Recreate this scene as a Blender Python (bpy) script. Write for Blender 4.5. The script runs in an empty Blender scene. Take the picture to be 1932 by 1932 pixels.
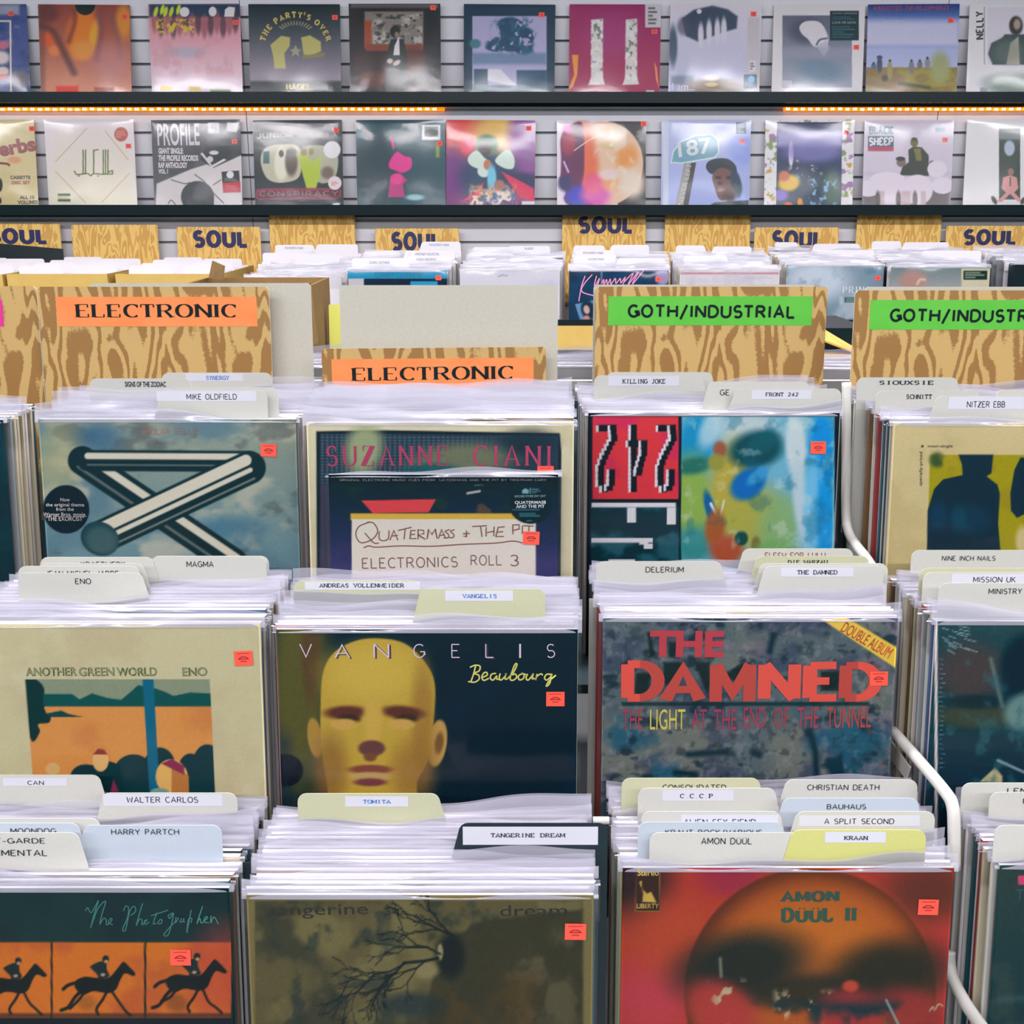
import bpy, math, random
import numpy as np
from mathutils import Matrix, Vector

D = bpy.data
scene = bpy.context.scene
COL = scene.collection
R = math.radians
rnd = random.Random(7)

# ------------------------------------------------------------------ camera
F = 2090.0                      # focal length in pixels of a 1932 px frame
PITCH = R(16.0)
CAM = Vector((0.0, 0.0, 1.6))
cam_data = D.cameras.new('camera')
cam_data.sensor_width = 36.0
cam_data.lens = 36.0 * F / 1932.0
cam_data.clip_start = 0.02
cam = D.objects.new('camera', cam_data)
cam.location = CAM
cam.rotation_euler = (math.pi / 2 - PITCH, 0, 0)
COL.objects.link(cam)
scene.camera = cam

# ------------------------------------------------------------------ light
world = D.worlds.new('world')
scene.world = world
world.use_nodes = True
world.node_tree.nodes['Background'].inputs[0].default_value = (0.5, 0.85, 0.95, 1)
world.node_tree.nodes['Background'].inputs[1].default_value = 0.15


def lamp(name, x, y, z, sx, sy, power, col):
    l = D.lights.new(name, 'AREA')
    l.shape = 'RECTANGLE'
    l.size, l.size_y = sx, sy
    l.energy = power
    l.color = col
    o = D.objects.new(name, l)
    o.location = (x, y, z)
    COL.objects.link(o)
    return o


# rows of fluorescent ceiling fixtures running parallel to the record wall
for ly, pw in ((1.7, 39.0), (-0.1, 21.0), (-1.9, 48.0)):
    for lx in (-3.2, -1.6, 0.0, 1.6, 3.2):
        lamp('ceiling_lamp', lx, ly, 2.86, 1.35, 0.16, pw, (1.0, 0.96, 1.0))

scene.view_settings.view_transform = 'Standard'
scene.view_settings.look = 'None'
scene.view_settings.gamma = 1.0
scene.view_settings.exposure = 0.0
scene.view_settings.use_curve_mapping = False
scene.cycles.transparent_max_bounces = 24
scene.cycles.max_bounces = 6
scene.cycles.sample_clamp_indirect = 4.0
scene.cycles.caustics_reflective = False

# ------------------------------------------------------------------ helpers
cP, sP = math.cos(PITCH), math.sin(PITCH)
FWD, UP = Vector((0, cP, -sP)), Vector((0, sP, cP))


def ray(px, py):
    return FWD + Vector((1, 0, 0)) * ((px - 966) / F) - UP * ((py - 966) / F)


def at_d(px, py, d):
    return CAM + ray(px, py) * d


def at_y(px, py, y):
    r = ray(px, py)
    return CAM + r * (y / r.y)


def at_z(px, py, z):
    r = ray(px, py)
    return CAM + r * ((z - CAM.z) / r.z)


def project(P):
    v = P - CAM
    d = v.dot(FWD)
    return 966 + F * v.x / d, 966 - F * v.dot(UP) / d


def local(M, px, py, y0=0.0):
    """the point (x, z) where the line of sight through a pixel meets a thing's front plane"""
    Mi = M.inverted()
    o, r = Mi @ CAM, Mi.to_3x3() @ ray(px, py)
    t = (y0 - o.y) / r.y
    return o.x + r.x * t, o.z + r.z * t


def lin(c):
    c = np.clip(np.asarray(c, dtype=float) / 255.0, 0, 1)
    return np.where(c <= 0.04045, c / 12.92, ((c + 0.055) / 1.055) ** 2.4)


def tag(o, label=None, cat=None, group=None, kind=None):
    if label: o['label'] = label
    if cat: o['category'] = cat
    if group: o['group'] = group
    if kind: o['kind'] = kind
    return o


def empty(name, M=None):
    o = D.objects.new(name, None)
    o.empty_display_size = 0.05
    if M is not None: o.matrix_world = M
    COL.objects.link(o)
    return o


def link(name, me, parent=None, mat=None, M=None):
    if mat is not None and len(me.materials) == 0: me.materials.append(mat)
    o = D.objects.new(name, me)
    if parent is not None: o.parent = parent
    if M is not None: o.matrix_world = M
    COL.objects.link(o)
    return o


def mesh(name, vs, fs, mat=None, smooth=False):
    me = D.meshes.new(name)
    me.from_pydata([tuple(v) for v in vs], [], fs)
    me.update()
    if mat is not None: me.materials.append(mat)
    if smooth: me.polygons.foreach_set('use_smooth', [True] * len(me.polygons))
    return me


class MB:
    def __init__(self): self.v, self.f = [], []

    def box(self, x0, y0, z0, x1, y1, z1):
        b = len(self.v)
        self.v += [(x0, y0, z0), (x1, y0, z0), (x1, y1, z0), (x0, y1, z0), (x0, y0, z1), (x1, y0, z1), (x1, y1, z1), (x0, y1, z1)]
        self.f += [tuple(b + i for i in q) for q in ((0, 3, 2, 1), (4, 5, 6, 7), (0, 1, 5, 4), (1, 2, 6, 5), (2, 3, 7, 6), (3, 0, 4, 7))]
        return self

    def tube(self, pts, r, n=10):
        pts = [Vector(p) for p in pts]
        rings = []
        for i, p in enumerate(pts):
            t = (pts[min(i + 1, len(pts) - 1)] - pts[max(i - 1, 0)]).normalized()
            a = t.cross(Vector((1, 0, 0)))
            if a.length < 0.1: a = t.cross(Vector((0, 0, 1)))
            a.normalize()
            b2 = t.cross(a)
            b = len(self.v)
            rings.append(b)
            for k in range(n):
                w = 2 * math.pi * k / n
                self.v.append(tuple(p + a * (r * math.cos(w)) + b2 * (r * math.sin(w))))
        for a, b in zip(rings, rings[1:]):
            for k in range(n):
                self.f.append((a + k, a + (k + 1) % n, b + (k + 1) % n, b + k))
        self.f.append(tuple(rings[0] + k for k in reversed(range(n))))
        self.f.append(tuple(rings[-1] + k for k in range(n)))
        return self

    def panel(self, p0, p1, p2, p3, t):
        """a board of thickness t behind the corner points p0..p3"""
        p = [Vector(q) for q in (p0, p1, p2, p3)]
        n = (p[1] - p[0]).cross(p[3] - p[0]).normalized() * t
        b = len(self.v)
        self.v += [tuple(q) for q in p] + [tuple(q - n) for q in p]
        self.f += [tuple(b + i for i in q) for q in ((0, 1, 2, 3), (7, 6, 5, 4), (0, 4, 5, 1), (1, 5, 6, 2), (2, 6, 7, 3), (3, 7, 4, 0))]
        return self

    def build(self, name, mat, parent=None, M=None, smooth=False):
        return link(name, mesh(name, self.v, self.f, mat, smooth), parent, None, M)


def smooth_path(pts, n=6, closed=False):
    p = [np.array(q, float) for q in pts]
    out = []
    m = len(p)
    for i in range(m if closed else m - 1):
        a, b = p[i], p[(i + 1) % m]
        p0 = p[(i - 1) % m] if closed or i > 0 else a
        p3 = p[(i + 2) % m] if closed or i + 2 < m else b
        for k in range(n):
            t = k / n
            out.append(0.5 * ((2 * a) + (b - p0) * t + (2 * p0 - 5 * a + 4 * b - p3) * t * t + (3 * a - p0 - 3 * b + p3) * t ** 3))
    if not closed: out.append(p[-1])
    return [tuple(q) for q in out]


# ------------------------------------------------------------------ materials
def material(name, col, rough=0.5, metal=0.0, emit=None, strength=0.0, coat=0.0, spec=0.5):
    m = D.materials.new(name)
    m.use_nodes = True
    b = m.node_tree.nodes['Principled BSDF']
    b.inputs['Base Color'].default_value = (*lin(col), 1)
    b.inputs['Roughness'].default_value = rough
    b.inputs['Metallic'].default_value = metal
    b.inputs['Specular IOR Level'].default_value = spec
    if coat:
        b.inputs['Coat Weight'].default_value = coat
        b.inputs['Coat Roughness'].default_value = 0.12
    if emit is not None:
        b.inputs['Emission Color'].default_value = (*lin(emit), 1)
        b.inputs['Emission Strength'].default_value = strength
    return m


def grainy(name, c0, c1, scale=60.0, rough=0.6, bump=0.0, spec=0.3):
    m = material(name, c0, rough, spec=spec)
    nt = m.node_tree
    b = nt.nodes['Principled BSDF']
    tc, no, mx = nt.nodes.new('ShaderNodeTexCoord'), nt.nodes.new('ShaderNodeTexNoise'), nt.nodes.new('ShaderNodeMix')
    mx.data_type = 'RGBA'
    no.inputs['Scale'].default_value = scale
    no.inputs['Detail'].default_value = 4
    mx.inputs['A'].default_value = (*lin(c0), 1)
    mx.inputs['B'].default_value = (*lin(c1), 1)
    nt.links.new(tc.outputs['Object'], no.inputs['Vector'])
    nt.links.new(no.outputs['Fac'], mx.inputs['Factor'])
    nt.links.new(mx.outputs['Result'], b.inputs['Base Color'])
    if bump:
        bp = nt.nodes.new('ShaderNodeBump')
        bp.inputs['Strength'].default_value = bump
        bp.inputs['Distance'].default_value = 0.001
        nt.links.new(no.outputs['Fac'], bp.inputs['Height'])
        nt.links.new(bp.outputs['Normal'], b.inputs['Normal'])
    return m


def wood(name, light, dark, sx, sz, freq, seed):
    """printed plywood figure: contour lines of a stretched noise field"""
    m = material(name, light, 0.45, spec=0.35)
    nt = m.node_tree
    b = nt.nodes['Principled BSDF']
    N, L = nt.nodes.new, nt.links.new
    tc, mp = N('ShaderNodeTexCoord'), N('ShaderNodeMapping')
    mp.inputs['Scale'].default_value = (sx, 1, sz)
    mp.inputs['Location'].default_value = (seed, seed * 1.7, seed * 0.6)
    L(tc.outputs['Object'], mp.inputs['Vector'])
    n1 = N('ShaderNodeTexNoise')
    n1.inputs['Scale'].default_value = 1.0
    n1.inputs['Detail'].default_value = 1.6
    n1.inputs['Distortion'].default_value = 0.55
    L(mp.outputs['Vector'], n1.inputs['Vector'])
    mu = N('ShaderNodeMath'); mu.operation = 'MULTIPLY'; mu.inputs[1].default_value = freq
    L(n1.outputs['Fac'], mu.inputs[0])
    pp = N('ShaderNodeMath'); pp.operation = 'PINGPONG'; pp.inputs[1].default_value = 1.0
    L(mu.outputs[0], pp.inputs[0])
    n2 = N('ShaderNodeTexNoise'); n2.inputs['Scale'].default_value = 260; n2.inputs['Detail'].default_value = 2
    L(tc.outputs['Object'], n2.inputs['Vector'])
    ad = N('ShaderNodeMath'); ad.operation = 'MULTIPLY_ADD'; ad.inputs[1].default_value = 0.5; ad.inputs[2].default_value = -0.25
    L(n2.outputs['Fac'], ad.inputs[0])
    sm = N('ShaderNodeMath'); sm.operation = 'ADD'
    L(pp.outputs[0], sm.inputs[0]); L(ad.outputs[0], sm.inputs[1])
    cr = N('ShaderNodeValToRGB')
    e = cr.color_ramp.elements
    e[0].position, e[0].color = 0.40, (*lin(dark), 1)
    e[1].position, e[1].color = 0.58, (*lin(light), 1)
    L(sm.outputs[0], cr.inputs['Fac'])
    L(cr.outputs['Color'], b.inputs['Base Color'])
    return m


def film(name, haze, haze_rough=0.35, gloss=1.0, rough=0.1, tint=(240, 240, 250), sheen=0.0):
    """thin clear plastic: see-through with a glossy surface and a little haze"""
    m = D.materials.new(name)
    m.use_nodes = True
    nt = m.node_tree
    nt.nodes.clear()
    N, L = nt.nodes.new, nt.links.new
    out, tr, gl, pr = N('ShaderNodeOutputMaterial'), N('ShaderNodeBsdfTransparent'), N('ShaderNodeBsdfGlossy'), N('ShaderNodeBsdfPrincipled')
    gl.inputs['Roughness'].default_value = rough
    gl.inputs['Color'].default_value = (1, 1, 1, 1)
    pr.inputs['Base Color'].default_value = (*lin(tint), 1)
    pr.inputs['Roughness'].default_value = haze_rough
    fr, mu = N('ShaderNodeFresnel'), N('ShaderNodeMath')
    fr.inputs['IOR'].default_value = 1.5
    mu.operation = 'MULTIPLY'; mu.inputs[1].default_value = gloss
    mu.use_clamp = True
    L(fr.outputs[0], mu.inputs[0])
    m1, m2 = N('ShaderNodeMixShader'), N('ShaderNodeMixShader')
    m1.inputs[0].default_value = haze
    L(tr.outputs[0], m1.inputs[1]); L(pr.outputs[0], m1.inputs[2])
    L(mu.outputs[0], m2.inputs[0]); L(m1.outputs[0], m2.inputs[1]); L(gl.outputs[0], m2.inputs[2])
    if sheen:
        g2, m3 = N('ShaderNodeBsdfGlossy'), N('ShaderNodeMixShader')
        g2.inputs['Roughness'].default_value = 0.32
        g2.inputs['Color'].default_value = (1, 1, 1, 1)
        m3.inputs[0].default_value = sheen
        L(gl.outputs[0], m3.inputs[1]); L(g2.outputs[0], m3.inputs[2]); L(m3.outputs[0], m2.inputs[2])
    L(m2.outputs[0], out.inputs['Surface'])
    return m


def printed(name, rough):
    m = material(name, (255, 255, 255), rough, spec=0.06)
    nt = m.node_tree
    at = nt.nodes.new('ShaderNodeAttribute')
    at.attribute_name = 'ink'
    nt.links.new(at.outputs['Color'], nt.nodes['Principled BSDF'].inputs['Base Color'])
    return m


M_PRINT = printed('printed_card', 0.42)
M_FILM = film('clear_film', 0.002, rough=0.09, gloss=0.55)
M_SHRINK = film('shrink_wrap_film', 0.004, rough=0.12, gloss=0.95, sheen=0.35)
M_FLAP = film('crumpled_film', 0.36, 0.3, rough=0.16, gloss=1.3, tint=(222, 220, 236))
M_IVORY = grainy('ivory_plastic', (190, 190, 181), (200, 199, 193), 300, 0.45)
M_BLUISH = grainy('pale_blue_plastic', (176, 186, 198), (184, 194, 204), 300, 0.45)
M_YELLOWISH = grainy('yellowed_plastic', (184, 185, 152), (194, 194, 164), 300, 0.45)
M_YELLOW = grainy('yellow_plastic', (192, 192, 112), (202, 202, 128), 300, 0.45)
M_WHITECARD = grainy('white_plastic', (236, 232, 238), (244, 240, 244), 300, 0.45)
M_GREYCARD = grainy('grey_board', (190, 187, 170), (208, 203, 190), 220, 0.6)
M_BLACKCARD = material('black_plastic', (22, 40, 46), 0.3)
M_PAPER = material('label_paper', (206, 206, 216), 0.6)
M_BLACK = material('black_ink', (6, 24, 28), 0.55, spec=0.2)
M_BLUEINK = material('blue_ink', (40, 110, 180), 0.5)
M_REDINK = material('red_brown_ink', (140, 50, 40), 0.5)
M_NAVY = material('navy_ink', (12, 22, 84), 0.5)
M_ORANGE = grainy('orange_label', (246, 130, 62), (255, 160, 100), 30, 0.4)
M_GREEN = grainy('green_label', (84, 186, 60), (110, 206, 76), 24, 0.35)
M_PINK = material('pink_label', (232, 40, 150), 0.4)
M_WOOD = wood('plywood_print', (205, 170, 106), (158, 116, 62), 20, 5.6, 15.0, 3.1)
M_WOOD2 = wood('fine_plywood_print', (240, 200, 112), (214, 164, 82), 34, 9, 11.0, 8.3)
M_STICKER = material('fluorescent_red_paper', (255, 82, 62), 0.5)
M_STICKINK = material('sticker_ink', (150, 30, 30), 0.5)
M_SHELF = material('black_shelf_plastic', (8, 28, 32), 0.3, spec=0.3)
M_WHITEMETAL = grainy('white_enamel', (190, 189, 182), (200, 197, 192), 40, 0.4)
M_DARKMETAL = material('dark_grey_enamel', (58, 78, 84), 0.45)
M_KRAFT = grainy('brown_cardboard', (118, 92, 54), (134, 106, 66), 50, 0.75)
M_TAN = grainy('tan_board', (206, 170, 88), (220, 186, 104), 30, 0.6)
M_WALL = grainy('slatwall_laminate', (212, 212, 219), (219, 219, 225), 12, 0.5)
M_FLOOR = grainy('vinyl_floor', (120, 122, 124), (140, 140, 140), 8, 0.5)
M_PLASTER = material('white_plaster', (225, 225, 228), 0.8)
M_STORE = material('dim_shop_interior', (92, 112, 116), 0.8)
_ink = {}


def ink(c):
    k = tuple(c)
    if k not in _ink: _ink[k] = material('ink', c, 0.45)
    return _ink[k]


# ------------------------------------------------------------------ lettering
def arc(cx, cy, rx, ry, a0, a1, n=14):
    return [(cx + rx * math.cos(R(a0 + (a1 - a0) * i / n)), cy + ry * math.sin(R(a0 + (a1 - a0) * i / n))) for i in range(n + 1)]


G = {   # skeleton capitals: width, strokes
    'A': (.76, [[(0, 0), (.38, 1), (.76, 0)], [(.13, .33), (.63, .33)]]),
    'B': (.62, [[(0, 0), (0, 1)], [(0, 1), (.3, 1)] + arc(.3, .76, .27, .24, 90, -90) + [(0, .52)], [(.3, .52)] + arc(.32, .26, .3, .26, 90, -90) + [(0, 0)]]),
    'C': (.68, [arc(.4, .5, .4, .5, 48, 312, 26)]),
    'D': (.72, [[(0, 0), (0, 1)], [(0, 1), (.28, 1)] + arc(.28, .5, .44, .5, 90, -90, 20) + [(0, 0)]]),
    'E': (.58, [[(0, 0), (0, 1)], [(0, 1), (.56, 1)], [(0, .52), (.42, .52)], [(0, 0), (.58, 0)]]),
    'F': (.56, [[(0, 0), (0, 1)], [(0, 1), (.56, 1)], [(0, .52), (.42, .52)]]),
    'G': (.76, [arc(.4, .5, .4, .5, 48, 330, 26) + [(.76, .2), (.76, .44), (.46, .44)]]),
    'H': (.7, [[(0, 0), (0, 1)], [(.7, 0), (.7, 1)], [(0, .52), (.7, .52)]]),
    'I': (.12, [[(.06, 0), (.06, 1)]]),
    'J': (.46, [[(.44, 1), (.44, .26)] + arc(.22, .26, .22, .26, 0, -170, 12)]),
    'K': (.68, [[(0, 0), (0, 1)], [(.62, 1), (0, .4)], [(.2, .58), (.68, 0)]]),
    'L': (.56, [[(0, 1), (0, 0)], [(0, 0), (.56, 0)]]),
    'M': (.84, [[(0, 0), (0, 1)], [(0, 1), (.42, .25), (.84, 1)], [(.84, 1), (.84, 0)]]),
    'N': (.72, [[(0, 0), (0, 1)], [(0, 1), (.72, 0)], [(.72, 0), (.72, 1)]]),
    'O': (.8, [arc(.4, .5, .4, .5, 0, 360, 34)]),
    'P': (.6, [[(0, 0), (0, 1)], [(0, 1), (.3, 1)] + arc(.3, .74, .29, .26, 90, -90) + [(0, .48)]]),
    'R': (.68, [[(0, 0), (0, 1)], [(0, 1), (.32, 1)] + arc(.32, .75, .28, .25, 90, -90) + [(0, .5)], [(.32, .5), (.68, 0)]]),
    'S': (.6, [arc(.3, .74, .27, .26, 40, 250, 16) + arc(.3, .26, .29, .27, 80, -145, 18)]),
    'T': (.7, [[(0, 1), (.7, 1)], [(.35, 1), (.35, 0)]]),
    'U': (.7, [[(0, 1), (0, .34)] + arc(.35, .34, .35, .34, 180, 360, 16) + [(.7, 1)]]),
    'V': (.74, [[(0, 1), (.37, 0), (.74, 1)]]),
    'W': (.96, [[(0, 1), (.24, 0), (.48, .8), (.72, 0), (.96, 1)]]),
    'X': (.68, [[(0, 1), (.68, 0)], [(0, 0), (.68, 1)]]),
    'Y': (.7, [[(0, 1), (.35, .46), (.7, 1)], [(.35, .46), (.35, 0)]]),
    'Z': (.64, [[(.02, 1), (.62, 1), (0, 0), (.64, 0)]]),
    '2': (.58, [arc(.29, .72, .28, .28, 165, -20, 14) + [(0, 0), (.58, 0)]]),
    '4': (.62, [[(.44, 0), (.44, 1), (0, .3), (.62, .3)]]),
    '3': (.56, [arc(.26, .75, .26, .25, 150, -80, 12) + arc(.26, .26, .3, .26, 80, -150, 14)]),
    '.': (.1, [[(.05, 0), (.05, .07)]]),
    '-': (.34, [[(0, .4), (.34, .4)]]), ' ': (.4, []), '/': (.5, [[(-.02, -.22), (.5, 1.08)]]),
    '\u00dc': (.7, [[(0, .84), (0, .34)] + arc(.35, .34, .35, .34, 180, 360, 16) + [(.7, .84)], [(.17, .94), (.17, 1.05)], [(.53, .94), (.53, 1.05)]]),
}
SERIFS = set('AFHIKMNPRTUVXY') | {'\u00dc'}


def ribbon(pts, wv, wh, V, Fc):
    """a stroke as quads whose width depends on its direction (wv upright, wh level)"""
    if len(pts) < 2: return
    p = [Vector((q[0], q[1])) for q in pts]
    base = len(V)
    lay = (V[-1][2] + 1) % 12 if V else 0
    for i, q in enumerate(p):
        t = p[min(i + 1, len(p) - 1)] - p[max(i - 1, 0)]
        if t.length < 1e-9: t = Vector((1, 0))
        t.normalize()
        k = 1.0
        if 0 < i < len(p) - 1:
            a, b = (p[i] - p[i - 1]), (p[i + 1] - p[i])
            if a.length > 1e-9 and b.length > 1e-9:
                k = 1 / max(0.5, math.cos(0.5 * a.angle(b)))
        w = (wh + (wv - wh) * abs(t.y) ** 1.3) * 0.5 * k
        n = Vector((-t.y, t.x)) * w
        V += [(q + n)[:] + (lay,), (q - n)[:] + (lay,)]
    for i in range(len(p) - 1):
        a = base + 2 * i
        Fc.append((a, a + 1, a + 3, a + 2))


def stroke_text(s, wv, wh, serif=0.0, mono=0.0, gap=0.22, wide=1.0):
    V, Fc = [], []
    x = 0.0
    prev = ''
    for ch in s:
        if ch == 'T' and prev in ('S', 'C') and not mono: x -= .1 * wide
        prev = ch
        w, strokes = G.get(ch, G[' '])
        if wide != 1.0: w, strokes = w * wide, [[(p * wide, q) for p, q in st] for st in strokes]
        ox = x + (mono - w) / 2 if mono else x
        for st in strokes:
            dot = len(st) == 2 and abs(st[0][1] - st[1][1]) < .12 and abs(st[0][0] - st[1][0]) < .01
            ribbon([(ox + a, b) for a, b in st], min(wv, .15) if dot else wv, wh, V, Fc)
        if serif and ch not in ' .':
            ends = {}
            for st in strokes:
                for q, q2 in ((st[0], st[1]), (st[-1], st[-2])):
                    if (q[1] < .02 or q[1] > .98) and abs(q[1] - q2[1]) > .3: ends[(round(q[0], 2), round(q[1], 1))] = q
            if ch == 'U' or ch == '\u00dc': ends = {k: v for k, v in ends.items()}
            for q in ends.values():
                yy = q[1] + (wh / 2 if q[1] < .5 else -wh / 2)
                ribbon([(ox + q[0] - serif, yy), (ox + q[0] + serif, yy)], wh, wh, V, Fc)
            if ch in 'ET' or ch in 'FLZ':
                tips = {'E': [(.56, 1, -1), (.58, 0, 1)], 'T': [(0, 1, -1), (.7, 1, -1)], 'F': [(.56, 1, -1)], 'L': [(.56, 0, 1)], 'Z': [(.02, 1, -1), (.64, 0, 1)]}[ch]
                for tx, ty, sg in tips:
                    tx *= wide
                    ribbon([(ox + tx, ty), (ox + tx, ty + sg * .24)], max(wh * 1.3, wv * .35), wh, V, Fc)
            if ch in 'CGS' and serif:
                ribbon([(ox + (.68 if ch != 'S' else .52) * wide, .98), (ox + (.68 if ch != 'S' else .52) * wide, .74)], max(wh * 1.2, wv * .4), wh, V, Fc)
        x += (mono if mono else w + gap)
    return V, Fc


_fonts = {}


def font_text(s, bold):
    k = (s, bold)
    if k in _fonts: return _fonts[k]
    cu = D.curves.new('t', 'FONT')
    cu.body = s
    cu.offset = bold
    cu.resolution_u = 4
    ob = D.objects.new('t', cu)
    me = D.meshes.new_from_object(ob)
    V = [(v.co.x, v.co.y, 0) for v in me.vertices]
    Fc = [tuple(p.vertices) for p in me.polygons]
    D.objects.remove(ob)
    D.curves.remove(cu)
    D.meshes.remove(me)
    _fonts[k] = (V, Fc)
    return V, Fc


STYLE = {
    'sans': lambda s: font_text(s, 0.0), 'light': lambda s: stroke_text(s, .05, .05), 'bold': lambda s: font_text(s, 0.018), 'heavy': lambda s: font_text(s, 0.045),
    'type': lambda s: stroke_text(s, .18, .13, .19, 1.0), 'didone': lambda s: stroke_text(s, .32, .05, .24, 0, .46, 1.5), 'semi': lambda s: stroke_text(s, .125, .115, 0, 0, .27),
    'serif': lambda s: stroke_text(s, .17, .05, .12, 0, .5), 'thin': lambda s: stroke_text(s, .075, .075, 0, 0, .5), 'slab': lambda s: stroke_text(s, .36, .2, .2, 0, .4),
    'blob': lambda s: stroke_text(s, .36, .3, 0, 0, .42), 'marker': lambda s: stroke_text(s, .09, .09, 0, 0, .3), 'wide': lambda s: stroke_text(s, .17, .17, 0, 0, .36),
    'extended': lambda s: stroke_text(s, .26, .23, 0, 0, .42, 1.3), 'block': lambda s: stroke_text(s, .31, .23, 0, 0, .36),
}


def lettering(parent, M, s, A, B, h, mat, style='sans', y0=-0.0012, name='lettering'):
    """text whose base line runs from pixel A to pixel B, h pixels tall, laid on the plane y = y0 of M"""
    V, Fc = STYLE[style](s)
    v = np.array(V, float)
    ly = v[:, 2] * 1.2e-5
    v = v[:, :2]
    lo, hi = v.min(0), v.max(0)
    v = (v - lo) / np.maximum(hi - lo, 1e-6)
    a, b = np.array(local(M, *A, y0)), np.array(local(M, *B, y0))
    ex = b - a
    up = np.array([-ex[1], ex[0]]) / np.linalg.norm(ex) * h * np.linalg.norm(ex) / math.hypot(B[0] - A[0], B[1] - A[1])
    q = a + v[:, :1] * ex + v[:, 1:] * up
    return link(name, mesh(name, [(x, y0 - k, z) for (x, z), k in zip(q, ly)], Fc, mat), parent)


def strokes(parent, M, lines, w, mat, y0=-0.0012, name='lettering', smooth=True):
    """hand-written strokes given as pixel paths, w pixels wide"""
    V, Fc = [], []
    sc = None
    for ln in lines:
        pts = [local(M, *p, y0) for p in (smooth_path(ln) if smooth and len(ln) > 2 else ln)]
        if sc is None:
            a, b = local(M, *ln[0], y0), local(M, ln[0][0] + 10, ln[0][1], y0)
            sc = abs(b[0] - a[0]) / 10
        ribbon(pts, w * sc, w * sc, V, Fc)
    return link(name, mesh(name, [(x, y0 - k * 1.2e-5, z) for x, z, k in V], Fc, mat), parent)


# ------------------------------------------------------------------ cover pictures (ink colours on a fine grid)
_lat = np.random.RandomState(5).rand(64, 64)


def vnoise(x, y, seed=0):
    x, y = x + seed * 17.3, y + seed * 9.7
    xi, yi = np.floor(x).astype(int), np.floor(y).astype(int)
    fx, fy = x - xi, y - yi
    fx, fy = fx * fx * (3 - 2 * fx), fy * fy * (3 - 2 * fy)
    g = lambda i, j: _lat[i % 64, j % 64]
    return (g(xi, yi) * (1 - fx) + g(xi + 1, yi) * fx) * (1 - fy) + (g(xi, yi + 1) * (1 - fx) + g(xi + 1, yi + 1) * fx) * fy


def fbm(x, y, seed=0, o=4):
    r, a, t = 0, 0.5, 0
    for i in range(o):
        r = r + a * vnoise(x * 2 ** i, y * 2 ** i, seed + i * 3)
        t += a
        a *= 0.5
    return r / t


def sstep(a, b, x):
    t = np.clip((x - a) / (b - a), 0, 1)
    return t * t * (3 - 2 * t)


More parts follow.
